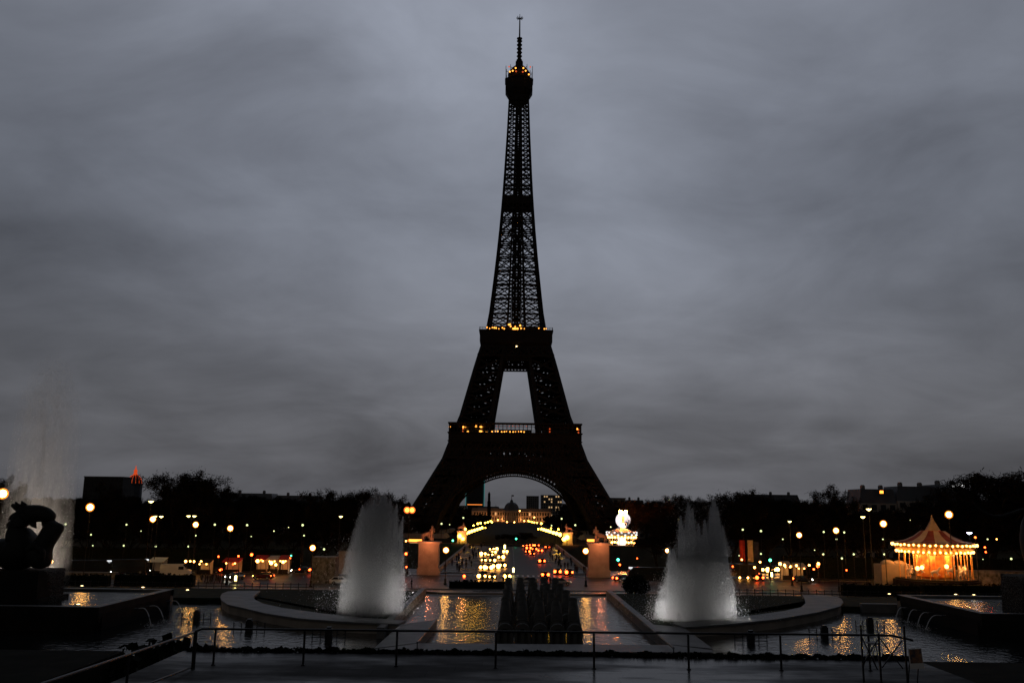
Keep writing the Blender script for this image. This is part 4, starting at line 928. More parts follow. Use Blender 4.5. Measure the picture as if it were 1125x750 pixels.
def mk_coach():
    t = empty('coach', (0, 0, 0)); g = MB(); P = [(-5.8, .45), (-5.9, 3.0), (-5.5, 3.35), (4.9, 3.35), (5.7, 2.7), (6.0, 1.3), (6.0, .45)]
    n = len(P); vs = [(-1.25, y, z) for y, z in P]+[(1.25, y, z) for y, z in P]; g.add(vs, [tuple(range(n)), tuple(reversed(range(n, 2*n)))]+[((i+1) % n, i, n+i, n+(i+1) % n) for i in range(n)]); g.build('body', M['dark'], t)
    for s in (-1, 1):
        g = MB(); g.box((s*1.262, -.4, 2.3), (.02, 10.0, 1.0)); g.build('window', M['glaze'], t)
        g = MB(); g.ball((s*.95, 6.0, .8), .18, 6); g.build('headlight', M['headw'], t); g = MB(); g.ball((s*1.0, -5.92, 1.1), .16, 6); g.build('taillight', M['tail'], t)
        for y in (-3.6, 3.9):
            g = MB(); g.lathe([(.48, -.14), (.5, -.1), (.5, .1), (.48, .14)], n=14, rot=Matrix.Rotation(R(90), 4, 'Y')); wh = g.build('wheel', M['tyre'], t, False, (s*1.15, y, .5)); g = MB(); g.lathe([(.25, -.16), (.25, .16)], n=8, rot=Matrix.Rotation(R(90), 4, 'Y')); g.build('rim', M['silver'], wh)
        g = MB(); g.beam((s*1.25, 5.7, 2.9), (s*1.55, 6.3, 2.7), .08); g.box((s*1.55, 6.3, 2.3), (.2, .12, .6)); g.build('mirror', M['black'], t)
    g = MB(); g.add([(-1.15, 5.99, 1.45), (1.15, 5.99, 1.45), (1.15, 5.73, 2.72), (-1.15, 5.73, 2.72)], [(0, 1, 2, 3)]); g.add([(-1.15, 6.03, 1.45), (1.15, 6.03, 1.45), (1.15, 5.77, 2.72), (-1.15, 5.77, 2.72)], [(0, 1, 2, 3)]); g.build('windscreen', M['glaze'], t)
    g = MB(); g.box((0, 5.3, 3.15), (1.6, .9, .3)); g.build('destination_box', M['win_w'], t); return t
KC = Kind(mk_coach)
for x, y, rz, lb in ((90, 632, -78, 'coach parked at the left between the horse sculpture and the second coach'), (132, 631, -55, 'coach with a curved windscreen at the left behind the long hedge'), (806, 634.5, 96, 'long dark coach with lit windows under the red banner'), (720, 640, 88, 'long dark coach half hidden behind the right plume')):
    p = on(x, y, 0.03); KC.put((p.x, p.y, .025), R(rz), .95, lb, 'coach')
for i, (x, y, w_, mt) in enumerate(((130, 622.5, 1.1, 'headw'), (142, 625.5, 1.0, 'amber'), (63, 616.5, 1, 'amber'), (71, 617.5, 2.2, 'amber_dim'), (809, 617, 1.8, 'win_w'), (799, 618, 1.6, 'win_w'))): pass
# van and stalls
def stall(x0, x1, ytop, ybase, Y, label, m, lit=None, z0=0):
    a = at(x0, 620, Y).x; b = at(x1, 620, Y).x; zt = at(x0, ytop, Y).z; w_ = b-a; t = empty('market_stall', ((a+b)/2, Y, z0), label, 'stall'); h = zt-z0
    g = MB(); g.add([(-w_/2, -1.6, h*.78), (w_/2, -1.6, h*.78), (w_/2, 1.2, h), (-w_/2, 1.2, h), (-w_/2, -1.6, h*.78-.1), (w_/2, -1.6, h*.78-.1), (w_/2, 1.2, h-.1), (-w_/2, 1.2, h-.1)], [(0, 1, 2, 3), (7, 6, 5, 4), (0, 4, 5, 1), (1, 5, 6, 2), (2, 6, 7, 3), (3, 7, 4, 0)]); g.build('awning', m, t)
    g = MB(); g.box((0, -.9, .5), (w_*.92, .7, 1.0)); g.build('counter', M['dstone'], t)
    g = MB(); g.box((0, 1.15, h*.45), (w_*.96, .08, h*.9)); g.build('back_panel', M['canvas'], t)
    for sx_ in (-1, 1):
        for y in (-1.5, 1.1): g = MB(); g.beam((sx_*w_*.48, y, 0), (sx_*w_*.48, y, h*.8), .08); g.build('post', M['black'], t)
    if lit:
        n = max(2, int(w_/1.3))
        for k in range(n): g = MB(); g.ball((-w_/2+w_*(k+.5)/n, -1.5, h*.78-.3), .16, 6); g.build('bulb', M[lit], t)
stall(165, 182, 612, 628, 195, 'pale canvas stall left of the white van', M['canvas']); 
stall(218, 233, 613.5, 625, 200, 'small stall with a row of amber bulbs right of the white van', M['dstone'], 'stall')
stall(246, 265, 612.5, 625, 202, 'stall with a line of orange bulbs left of the brightly lit stalls', M['redc'], 'stall')
stall(280, 294, 609.5, 622, 204, 'brightly lit stall, left one of three under the trees', M['redc'], 'stall'); stall(295, 306, 610, 622, 205, 'brightly lit stall, middle one of three under the trees', M['canvas'], 'stall'); stall(307, 318, 609.5, 622, 204, 'brightly lit stall, right one of three under the trees', M['redc'], 'stall')
stall(858, 868, 616, 628, 206, 'lit stall with yellow bulbs behind the row of headlights', M['canvas'], 'stall'); stall(872, 884, 618, 628, 206, 'second lit stall with yellow bulbs right of the first behind the headlights', M['canvas'], 'stall')
def mk_van():
    t = empty('van', (0, 0, 0)); P = [(-2.6, .4), (-2.65, 2.2), (-2.5, 2.35), (1.2, 2.35), (1.9, 1.45), (2.6, 1.2), (2.7, .4)]; n = len(P); g = MB()
    vs = [(-.95, y, z) for y, z in P]+[(.95, y, z) for y, z in P]; g.add(vs, [tuple(range(n)), tuple(reversed(range(n, 2*n)))]+[((i+1) % n, i, n+i, n+(i+1) % n) for i in range(n)]); g.build('body', M['white'], t)
    for s in (-1, 1):
        g = MB(); g.box((s*.957, .95, 1.72), (.02, .9, .55)); g.build('window', M['glaze'], t)
        for y in (-1.7, 1.7): g = MB(); g.lathe([(.34, -.1), (.34, .1)], n=12, rot=Matrix.Rotation(R(90), 4, 'Y')); g.build('wheel', M['tyre'], t, False, (s*.9, y, .34))
        g = MB(); g.ball((s*.7, 2.65, .85), .1, 6); g.build('headlight', M['off_head'], t)
    g = MB(); g.add([(-.85, 1.93, 1.48), (.85, 1.93, 1.48), (.85, 1.24, 2.3), (-.85, 1.24, 2.3)], [(0, 1, 2, 3)]); g.build('windscreen', M['glaze'], t); return t
p = on(193, 634, .03); Kind(mk_van).put((p.x, p.y, .025), R(-80), 1.15, 'white van parked behind the long black hedge at the left', 'van')
# banners
for x, x2, y0, y1, m_, lb in ((812.5, 817.5, 593, 615, 'redc', 'red vertical banner above the coach'), (821.5, 826.5, 593, 616, 'yelc', 'cream vertical banner right of the red one'), (828.5, 833, 595, 613, 'navy', 'dark blue vertical banner right of the cream one')):
    Y = 205; a = at(x, y1, Y); b = at(x2, y0, Y); t = empty('banner', (a.x, Y, 0), lb, 'banner', 'banners on poles'); g = MB(); g.tube([(0, 0, 0), (0, 0, b.z+.3)], .07, 6); g.build('pole', M['black'], t)
    w_ = b.x-a.x; nseg = 8; vs = []
    for k in range(nseg+1):
        z = a.z+(b.z-a.z)*k/nseg
        for u in (0, .5, 1): vs.append((.08+w_*u, .12*math.sin(k*1.1+u*3), z-.25*u*(1 if k == 0 else 0)))
    fs = [(k*3+j, k*3+j+1, k*3+j+4, k*3+j+3) for k in range(nseg) for j in range(2)]; g = MB(); g.add(vs, fs); g.build('cloth', M[m_], t)
    g = MB(); g.ball((-.5, -1.6, .5), .22, 6); g.build('floodlight', M['head'] if m_ != 'navy' else M['black'], t)
# traffic lights and bollards
def tlight(x, y, Y, mt, label, z0=0.0, r=.26):
    p = at(x, y, Y); t = empty('traffic_light', (p.x, Y, z0), label, 'traffic light'); h = p.z-z0; g = MB(); g.tube([(0, .1, 0), (0, .1, h+.5)], .06, 6); g.build('pole', M['black'], t)
    g = MB(); g.box((0, .08, h), (.34, .2, 1.0)); g.build('housing', M['black'], t)
    dz = {'tail': .0, 'green': -.0, 'stall': 0}[mt]; g = MB(); g.ball((0, -.08, dz), r, 7); g.build('lamp', M[mt], t, False, (0, 0, h))
for x, y, Y, mt, lb in ((446, 608, 206, 'tail', 'red traffic light left of the left bridge pedestal'), (276.5, 609, 200, 'tail', 'red traffic light above the lit stalls at the left'), (567, 591.5, 372, 'green', 'green traffic light at the far end of the bridge'), (497.5, 593.5, 360, 'green', 'small green traffic light beside the left bridge statue'),
        (679, 614.5, 200, 'green', 'green traffic light in front of the quay wall right of the pedestal'), (846, 615, 200, 'green', 'green traffic light above the headlights right of the banners'), (899, 619, 195, 'stall', 'orange signal lamp left of the brightest right headlights'), (446.5, 622.5, 200, 'tail', 'lower small red signal left of the left pedestal'),
        (510, 632.5, 200, 'tail', 'red signal lamp at the left kerb of the bridge'), (319, 612.5, 205, 'tail', 'small red signal right of the lit stalls'), (320, 610, 204, 'green', 'tiny green signal right of the lit stalls'), (147, 620, 200, 'green', 'tiny green signal between coach and pale stall')):
    tlight(x, y, Y, mt, lb, 0, .36 if Y > 300 else (.3 if 'tiny' not in lb and 'small' not in lb else .16))
def mk_bol():
    t = empty('bollard', (0, 0, 0)); g = MB(); g.lathe([(.22, 0), (.22, .5), (.18, .52)], n=10); g.build('base', M['white'], t); g = MB(); g.lathe([(.2, .5), (.2, 1.3), (.1, 1.38)], n=10); g.build('lamp', M['bulb_pale'], t); return t
K = Kind(mk_bol)
for x, y, lb in ((554.5, 605, 'lit yellow bollard in the middle of the bridge'), (564.0, 631, 'lit yellow bollard at the near end of the bridge beside the headlights'), (848, 636, 'lit yellow bollard on the right-hand road behind the post fence'), (258.5, 641, 'lit orange bollard below the silver car at the left')):
    p = on(x, y, .02); K.put((p.x, p.y, 0), 0, 1.15 if y > 610 else 1.6, lb, 'bollard')

# ------------------------------------------------------------------ bridge statues
def statue(x0, x1, ytop, ymid, ybase, Y, flip, label, lit=True):
    a = at(x0, ybase, Y).x; b = at(x1, ybase, Y).x; w_ = b-a; xc = (a+b)/2; zt = at(xc/Y*F+CX, ymid, Y).z; t = empty('bridge_statue', (xc, Y, 0), label, 'statue')
    g = MB(); g.box((0, 0, .7), (w_*1.02, w_*.8, 1.4)); g.box((0, 0, 1.5), (w_*.97, w_*.76, .2)); g.box((0, 0, (1.6+zt-.55)/2), (w_*.92, w_*.7, zt-.55-1.6)); g.box((0, 0, zt-.4), (w_*1.0, w_*.8, .3)); g.box((0, 0, zt-.125), (w_*1.08, w_*.86, .24)); g.box((-.1*w_, -w_*.36, 2.4), (.5, .1, .4)); g.build('pedestal', M['stone'], t)
    s = (at(xc/Y*F+CX, ytop, Y).z-zt)/3.35; f = -1 if flip else 1
    J = [(0, 0, 1.5, .42), (-.55, 0, 1.5, .46), (-1.1, 0, 1.55, .42), (.35, 0, 1.75, .36), (.62, 0, 2.25, .24), (.8, 0, 2.65, .17), (1.05, 0, 2.62, .15), (1.3, 0, 2.42, .1),
         (-1.25, .22, 1.0, .2), (-1.4, .22, .55, .1), (-1.3, .22, .08, .1), (-1.15, -.22, 1.0, .2), (-1.0, -.22, .55, .1), (-.95, -.22, .08, .1), (.1, .22, .95, .15), (.15, .22, .5, .09), (.1, .22, .08, .1), (.15, -.22, .95, .15), (.45, -.22, .65, .09), (.4, -.22, .25, .08), (-1.45, 0, 1.4, .1), (-1.65, 0, .8, .09), (.7, 0, 2.8, .06)]
    Ed = [(0, 1), (1, 2), (0, 3), (3, 4), (4, 5), (5, 6), (6, 7), (2, 8), (8, 9), (9, 10), (2, 11), (11, 12), (12, 13), (0, 14), (14, 15), (15, 16), (0, 17), (17, 18), (18, 19), (2, 20), (20, 21), (5, 22)]
    me = skin_mesh('horse', [(f*(x-.25), y+.25, z, r) for x, y, z, r in J], Ed, [M['sandst']], 1); o = link('horse', me, t, (0, 0, zt)); o.scale = (s,)*3
    J = [(0, 0, 1.45, .24), (0, 0, 1.9, .28), (0, 0, 2.35, .3), (0, 0, 2.6, .12), (0, 0, 2.85, .19), (0, 0, 3.05, .17), (.14, 0, .85, .17), (.2, 0, .08, .11), (-.14, 0, .85, .17), (-.2, .05, .08, .11), (.42, 0, 2.1, .12), (.55, -.1, 1.7, .1), (-.42, 0, 2.15, .12), (-.6, .1, 2.3, .1)]
    Ed = [(0, 1), (1, 2), (2, 3), (3, 4), (4, 5), (0, 6), (6, 7), (0, 8), (8, 9), (2, 10), (10, 11), (2, 12), (12, 13)]
    me = skin_mesh('warrior', [(f*(x+.55), y-.55, z*1.08, r*1.15) for x, y, z, r in J], Ed, [M['sandst']], 1); o = link('warrior', me, t, (0, 0, zt)); o.scale = (s,)*3
    if lit:
        l = bpy.data.lights.new('floodlight', 'POINT'); l.energy = 260; l.color = (1, .27, .10); l.shadow_soft_size = .15; lo = bpy.data.objects.new('floodlight', l); COL.objects.link(lo); lo.parent = t; lo.location = (0, -w_*.75, zt-.2)
        for dx in (-1, 1):
            l = bpy.data.lights.new('floodlight', 'SPOT'); l.energy = 430; l.color = (1, .25, .09); l.spot_size = R(75); l.spot_blend = .8; l.shadow_soft_size = .25; lo = bpy.data.objects.new('floodlight', l); COL.objects.link(lo)
            lo.parent = t; lo.location = (dx*w_*1.1, -w_*2.4, .6); v = Vector((0, 0, zt*1.0))-lo.location; lo.rotation_euler = v.to_track_quat('-Z', 'Y').to_euler()
statue(459, 483, 576.5, 594.5, 626.5, 207, False, 'orange-lit horse and warrior statue on a pedestal, near left corner of the bridge')
statue(645.5, 669.5, 577.5, 596, 628.5, 207, True, 'orange-lit horse and warrior statue on a pedestal, near right corner of the bridge')
statue(502, 513, 573.5, 583, 599, 368, False, 'smaller orange-lit horse statue at the left far corner of the bridge')
statue(618, 629, 575, 584.5, 600.5, 368, True, 'dim statue at the right far corner of the bridge')

# ------------------------------------------------------------------ people
def person_mesh(seed):
    r = random.Random(seed); a = r.uniform(.08, .22); b = r.uniform(-.15, .15); w_ = r.uniform(.95, 1.1)
    J = [(0, 0, .95, .15*w_), (0, .01, 1.15, .145*w_), (0, .01, 1.38, .17*w_), (0, 0, 1.5, .07), (0, -.01, 1.58, .085), (0, -.01, 1.70, .085),
         (.1, -a*.5, .52, .085), (.1, -a*.1+.0, .09, .055), (.1, -a*.1-.12, .04, .045), (-.1, a*.5, .52, .085), (-.1, a+.1, .09, .055), (-.1, a, .04, .045),
         (.21, 0, 1.36, .065), (.26, b, 1.08, .05), (.24, b-.1, .86, .04), (-.21, 0, 1.36, .065), (-.26, -b, 1.08, .05), (-.24, -b-.08, .86, .04)]
    Ed = [(0, 1), (1, 2), (2, 3), (3, 4), (4, 5), (0, 6), (6, 7), (7, 8), (0, 9), (9, 10), (10, 11), (2, 12), (12, 13), (13, 14), (2, 15), (15, 16), (16, 17)]
    return skin_mesh('person', J, Ed, [M['cloth'], M['skin']], 1, lambda c: 1 if c.z > 1.53 or (c.z < .9 and abs(c.x) > .2 and c.z > .78) else 0)
PM = [person_mesh(s) for s in (1, 2, 3, 4)]
g = MB(); g.lathe([(.02, -.02), (.095, .0), (.10, .06), (.07, .12), (.01, .14)], n=8); ho = g.build('hair', M['hair']); HM = ho.data; bpy.data.objects.remove(ho)
def person(x, yb, rz, label, group, s=1.0, z=.16, Y=None):
    p = on(x, yb, z) if Y is None else Vector((at(x, yb, Y).x, Y, z))
    o = link('person', random.choice(PM), None, (p.x, p.y, z)); o.rotation_euler.z = rz; o.scale = (s,)*3; tag(o, label, 'person', group); link('hair', HM, o, (0, .0, 1.64)); return o
rp = random.Random(9)
nl = 0
for i in range(30):
    t_ = i/29; Y = 214+150*t_**1.35+rp.uniform(-1, 1); x = XC-rp.uniform(10.3, 16.8); o = link('person', rp.choice(PM), None, (x, Y, .16)); o.rotation_euler.z = rp.choice((0, math.pi))+rp.uniform(-.4, .4); o.scale = (rp.uniform(.98, 1.12),)*3
    tag(o, 'dark-clad walker on the left pavement of the bridge, %s from our end' % ORD[i], 'person', 'walkers on the bridge'); link('hair', HM, o, (0, 0, 1.64))
for i in range(30):
    t_ = i/29; Y = 214+150*t_**1.35+rp.uniform(-1, 1); x = XC+rp.uniform(11, 16.8); o = link('person', rp.choice(PM), None, (x, Y, .16)); o.rotation_euler.z = rp.choice((0, math.pi))+rp.uniform(-.4, .4); o.scale = (rp.uniform(.98, 1.12),)*3
    tag(o, 'dark-clad walker on the right pavement of the bridge, %s from our end' % ORD[i], 'person', 'walkers on the bridge'); link('hair', HM, o, (0, 0, 1.64))
for i in range(14):
    x = 222+i*2.9+rp.uniform(-.8, .8); person(x, 640+rp.uniform(-1, 1.2), rp.uniform(0, 6), 'dark-clad person in the crowd left of the silver car, %s from the left' % ('first' if i == 0 else ORD[i]), 'crowd left of the silver car', 1.05, 0.0)
for i, (x, yb) in enumerate(((452, 646), (553, 641.5), (557.5, 641), (597, 643), (601, 642.5), (604.5, 643.5), (384, 632), (389, 633), (394, 632.5))):
    person(x, yb, rp.uniform(0, 6), 'dark-clad person standing at the crossing in front of the bridge, %s from the left' % ('fourth', 'fifth', 'sixth', 'seventh', 'eighth', 'ninth', 'first', 'second', 'third')[i], 'people near the crossing', 1.05, 0.0)
def mk_sl():
    t = empty('lantern_stand', (0, 0, 0)); g = MB(); g.tube([(0, 0, -2.4), (0, 0, 0)], .04, 5); g.build('pole', M['black'], t); g = MB(); g.ball((0, 0, 0), .27, 6); g.build('bulb', M['stall'], t); return t
def mk_sr():
    t = empty('lantern_stand', (0, 0, 0)); g = MB(); g.tube([(0, 0, -2.0), (0, 0, 0)], .04, 5); g.build('pole', M['black'], t); g = MB(); g.ball((0, 0, 0), .24, 6); g.build('bulb', M['tail'], t); return t
KA, KR = Kind(mk_sl), Kind(mk_sr)
LS = [(57, 616.5, 0, 1), (66, 618, 0, .8), (70, 618.6, 0, .9), (74, 618.4, 0, .9), (88, 619, 0, .5), (112, 618.5, 0, .7), (118, 619, 0, .6), (138, 626, 1, 1), (154, 625, 1, .8), (160, 627, 0, .8), (204, 616.3, 0, 1), (209, 616.2, 0, .7), (213, 616.4, 0, .9), (221, 616.5, 0, .8), (240, 611, 1, .7), (262, 610.5, 1, .8), (283, 616, 0, 1.3), (287, 615, 1, .9), (298, 618, 0, 1.4), (303, 620, 0, 1), (311, 617, 0, 1.1), (256, 619.5, 1, .6), (329, 625, 1, .5), (805, 622, 1, .7), (815, 614.5, 0, .7), (829, 623, 0, .9), (835, 617, 0, .8), (857, 619, 0, 1.2), (862, 620.5, 0, 1), (869, 622, 0, .9), (875, 621, 0, .9), (889, 620.5, 0, .8), (894, 625, 1, .8), (898.5, 621.5, 1, 1.3), (930, 626, 1, .6), (963, 626, 0, .9), (966, 632, 0, .9), (985, 632.5, 0, .7), (1001, 633, 0, .7), (1015, 637, 0, .6), (1082, 601, 1, .8), (1083, 606, 1, .7), (1095, 592, 0, .5), (700, 613, 1, .5), (681, 620, 1, .8), (446, 594, 0, .6)]
LS.sort()
for i, (x, y, k, s_) in enumerate(LS):
    Y_ = 199; p = at(x, y, Y_); (KR if k else KA).put((p.x, Y_, p.z), 0, s_*1.05, 'small %s lantern, number %d from the left along the street behind the fountain' % ('red' if k else 'amber', i+1), 'lantern', 'small lanterns along the street')
# ------------------------------------------------------------------ skyline and far buildings
WIN = {}
def wmesh(w_, h, mt):
    k = (round(w_, 1), round(h, 1), mt)
    if k not in WIN:
        g = MB(); g.box((0, 0, 0), (w_, .25, h)); o = g.build('window', M[mt]); WIN[k] = o.data; bpy.data.objects.remove(o)
    return WIN[k]
def building(x0, x1, ytop, Y, floors, label, m='facade', roof='flat', lit=.1, cols=None, depth=14, z0=0.0, litm='win', wmax=60, dim='glaze'):
    a = at(x0, 550, Y).x; b = at(x1, 550, Y).x; zt = at((x0+x1)/2, ytop, Y).z; w_ = b-a; t = empty('building', ((a+b)/2, Y, z0), label, 'building'); H = zt-z0; rh = {'flat': .6, 'mansard': H*.2}[roof]; hw_ = H-rh
    g = MB(); g.box((0, depth/2, hw_/2), (w_, depth, hw_)); g.build('wall', M[m], t)
    if roof == 'flat': g = MB(); g.box((0, depth/2, hw_+.3), (w_+.6, depth+.6, .6)); rf = g.build('roof', M['concrete'], t)
    else:
        g = MB(); g.box((0, depth/2, hw_+rh/2), (w_, depth-.4, rh), top=.9); rf = g.build('roof', M['roofz'], t)
        for k in range(max(2, int(w_/9))):
            g = MB(); xx = -w_/2+(k+.5)*w_/max(2, int(w_/9)); g.box((xx, depth*.4, H+.5), (1.0, 2.2, 1.6)); g.box((xx, depth*.4, H+1.45), (.7, 1.7, .3)); g.build('chimney', M['concrete'], rf)
    if floors:
        cols = cols or max(3, int(w_/3.2)); fh = hw_/floors; rr_ = random.Random(int(x0*7+Y)); n = 0
        while cols*floors > wmax and cols > 3: cols -= 1
        ww = min(w_/cols*.55, 2.6)
        for f in range(floors):
            for c in range(cols):
                l_ = rr_.random() < lit; link('window', wmesh(ww, fh*.55, litm if l_ else dim), t, (-w_/2+(c+.5)*w_/cols, -.08, (f+.55)*fh))
    return t
building(90, 133, 523, 600, 9, 'long flat-roofed dark apartment block on the left skyline beside the red-lit dome', 'dkwall', 'flat', .0, wmax=80)
building(246, 300, 541.5, 470, 5, 'grey mansard-roofed building on the left skyline right of the wide tree crown', 'facade', 'mansard', .0, wmax=60)
building(301, 350, 544, 475, 5, 'lower grey mansard-roofed building on the left skyline, next in the row', 'facade', 'mansard', .0, wmax=60)
building(497, 513, 555, 1500, 5, 'small pale building at the left inside the arch of the tower', 'facade', 'flat', .05, wmax=40, depth=30)
building(524, 549, 556, 1300, 4, 'low pale building behind the slender dark column inside the arch', 'facade', 'mansard', .05, wmax=40, depth=30)
building(578.5, 592, 544.5, 2000, 9, 'plain grey tower block inside the arch, right of the domed building', 'concrete', 'flat', .0, wmax=60, depth=30)
building(594.5, 617.5, 543.5, 1700, 8, 'wide grey office block with some lit windows at the right inside the arch', 'concrete', 'flat', .22, wmax=72, depth=30, litm='win')
building(618, 634, 553, 1400, 4, 'low block with lit windows partly behind the right tower leg', 'concrete', 'flat', .2, wmax=40, depth=30)
building(666, 687, 546.5, 480, 6, 'pale apartment block with a few warm windows right of the tower', 'facade', 'flat', .1, wmax=54)
building(688, 708, 549, 485, 5, 'lower grey building right of the block with the warm windows', 'facade', 'mansard', .0, wmax=40)
building(820, 880, 543, 490, 5, 'long grey mansard-roofed building on the right skyline left of the rounded tree', 'facade', 'mansard', .02, wmax=70)
building(945, 985, 537, 330, 6, 'dark Haussmann-style building on the right skyline, left one of three', 'facade', 'mansard', .03, wmax=72, z0=-2)
building(986, 1030, 534, 330, 6, 'dark Haussmann-style building on the right skyline, middle one of three', 'facade', 'mansard', .0, wmax=78, z0=-2)
bs = building(1031, 1064, 532, 325, 6, 'dark building carrying the white lit rooftop sign on the right skyline', 'facade', 'mansard', .03, wmax=66, z0=-2)
# rooftop sign: unreadable run of white lit strokes
a = at(1046, 535, 322); t = empty('rooftop_sign', a, 'white glowing letters too small to read on the roof edge at the right', 'sign')
g = MB(); x = 0; rr = random.Random(5)
for k in range(9):
    h_ = 1.5 if k in (0, 4) else 1.0; g.tube([(x, 0, .1), (x+.1, 0, h_)], .13, 5); g.tube([(x, 0, .1+.5*rr.random()), (x+.5, 0, .45+.5*rr.random())], .13, 5); x += .62
g.build('letters', M['sign_w'], t); g = MB(); g.beam((-.3, .3, -.1), (x+.2, .3, -.1), .15); g.build('bracket', M['black'], t)
p = at(968.5, 540.2, 329); t = empty('warm_window', p, 'single orange lit attic window on the right skyline', 'window'); MB().box((0, 0, 0), (1.2, .3, 1.0)).build('pane', M['amber'], t); MB().box((0, .3, 0), (1.6, .3, 1.4)).build('frame', M['roofz'], t)
# dark skyscraper
a = at(511.5, 550, 2600).x; b = at(532, 550, 2600).x; t = empty('skyscraper', ((a+b)/2, 2600, 0), 'tall dark glass skyscraper seen through the left of the arch', 'skyscraper')
w_ = b-a; g = MB(); g.prism([(-w_/2, 6), (-w_/2+5, 0), (w_/2-5, 0), (w_/2, 6), (w_/2, 30), (-w_/2, 30)], 0, 205); g.build('tower_body', M['glaze'], t)
for s in (-1, 1): g = MB(); g.box((s*(w_/2-.2), 1.5, 105), (2.4, 1, 195)); g.build('light_strip', M['cyan'], t)
g = MB(); g.box((0, -1, 24), (w_*.8, 1, 2.2)); g.build('lit_floor', M['amber_dim'], t)
a = at(537.3, 550, 900); t = empty('slender_column', (a.x, 900, 0), 'slender dark column standing inside the arch left of the domed building', 'column'); zt = at(537.5, 540, 900).z
g = MB(); g.box((0, 0, zt*.35), (3.4, 3.4, zt*.7)); g.build('shaft', M['dstone'], t); g = MB(); g.box((0, 0, zt*.82), (2.4, 2.4, zt*.26)); g.lathe([(1, zt*.94), (.3, zt)], n=6); g.build('tip', M['dstone'], t)
# domed building closing the axis
Y = 1000; xc = at(562, 560, Y).x; t = empty('domed_building', (xc, Y, 0), 'long classical building with a square dome closing the view under the arch', 'building')
S = Y/975.; H1 = at(562, 561.5, Y).z; H2 = at(562, 558.6, Y).z
g = MB(); g.box((0, 8, H1/2), (86*S, 16, H1)); g.box((0, 4, H1/2+.6), (20*S, 20, H1+1.2)); g.build('wall', M['stone'], t)
g = MB(); g.box((0, 8, (H1+H2)/2+.3), (87*S, 16, H2-H1+.3), top=.97); rf = g.build('roof', M['roofz'], t)
zt = at(562, 549.8, Y).z; g = MB(); g.lathe([(9*1.1, H1+1.2), (8.6, H2+1), (8.2, H2+2.4), (6.8, zt-4), (4.5, zt-2.2), (2.0, zt-1.4), (1.6, zt+.3), (.4, zt+1.6)], n=8, off=math.pi/8, c=(0, 4, 0)); g.tube([(0, 4, zt+1), (0, 4, zt+6.5)], .3, 5); g.build('dome', M['roofz'], t)
g = MB(); g.box((1.2, 4, zt+5.6), (2.4, .3, 1.5)); g.build('flag', M['navy'], t)
for k in range(-14, 15):
    for f in range(2):
        if abs(k) < 3 and f == 0: continue
        link('window', wmesh(1.5, 3.2, 'win' if (k*7+f*3) % 13 == 0 else 'glaze'), t, (k*2.9, -.1 if abs(k) > 3 else -6.1, 3.6+f*5.2))
for k in range(-3, 4): g = MB(); g.tube([(k*2.5, -6.6, .3), (k*2.5, -6.6, H1)], .55, 8); g.build('column', M['stone'], t)
for k in (-34, -22, -11, 11, 22, 34):
    l = bpy.data.lights.new('facade_light', 'POINT'); l.energy = 1300; l.color = (1, .36, .10); l.shadow_soft_size = .6; lo = bpy.data.objects.new('facade_light', l); COL.objects.link(lo); lo.parent = t; lo.location = (k, -8, 3)
for x, y in ((540, 573), (557, 575.5), (565, 574), (565, 576.5), (576, 572), (587, 568), (547, 571), (571, 561)):
    p = at(x, y, 960); tt = empty('far_lamp', (p.x, 960, 0), 'tiny warm lamp before the domed building, number %d from the left' % (1+sum(1 for q in (540, 547, 557, 565, 565.1, 571, 576, 587) if q < x+(.1 if y > 575 else 0))), 'lamp', 'tiny lamps before the domed building'); g = MB(); g.tube([(0, 0, 0), (0, 0, max(.5, p.z))], .15, 5); g.build('pole', M['black'], tt); g = MB(); g.ball((0, 0, max(.5, p.z)), .7, 6); g.build('bulb', M['stall'], tt)
# gilded dome far left
Y = 800; a = at(147, 540, Y); zt = at(147, 511, Y).z; zb = at(147, 536, Y).z; t = empty('gilded_dome', (a.x, Y, 0), 'red-lit ribbed church dome with a needle spire on the left skyline', 'church'); S = Y/975.
zd = at(147, 529, Y).z; g = MB(); g.lathe([(6.8, 0), (6.8, zd-3), (7.2, zd-2.6), (7.2, zd-1.4)], n=16); g.build('drum', M['roofz'], t)
g = MB(); g.lathe([(6.0, zd-1.4), (5.9, zd+.5), (5.0, zd+3), (3.4, zd+5), (1.6, zd+6)], n=16); g.build('dome', M['roofz'], t, True)
g = MB()
for k in range(12):
    an = 2*math.pi*k/12; pts = [(r*math.cos(an), r*math.sin(an), z) for r, z in ((6.1, zd-1.3), (6.0, zd+.6), (5.1, zd+3.1), (3.5, zd+5.1), (1.7, zd+6.1))]; g.tube(pts, .18, 4)
g.build('rib', M['gilt'], t); g = MB(); g.lathe([(2.0, zd+6), (2.1, zd+7), (1.5, zd+7.3), (1.5, zd+9.5), (1.9, zd+9.8), (.7, zd+11.2), (.35, zd+13), (.15, zt)], n=8); g.build('lantern', M['gilt'], t)
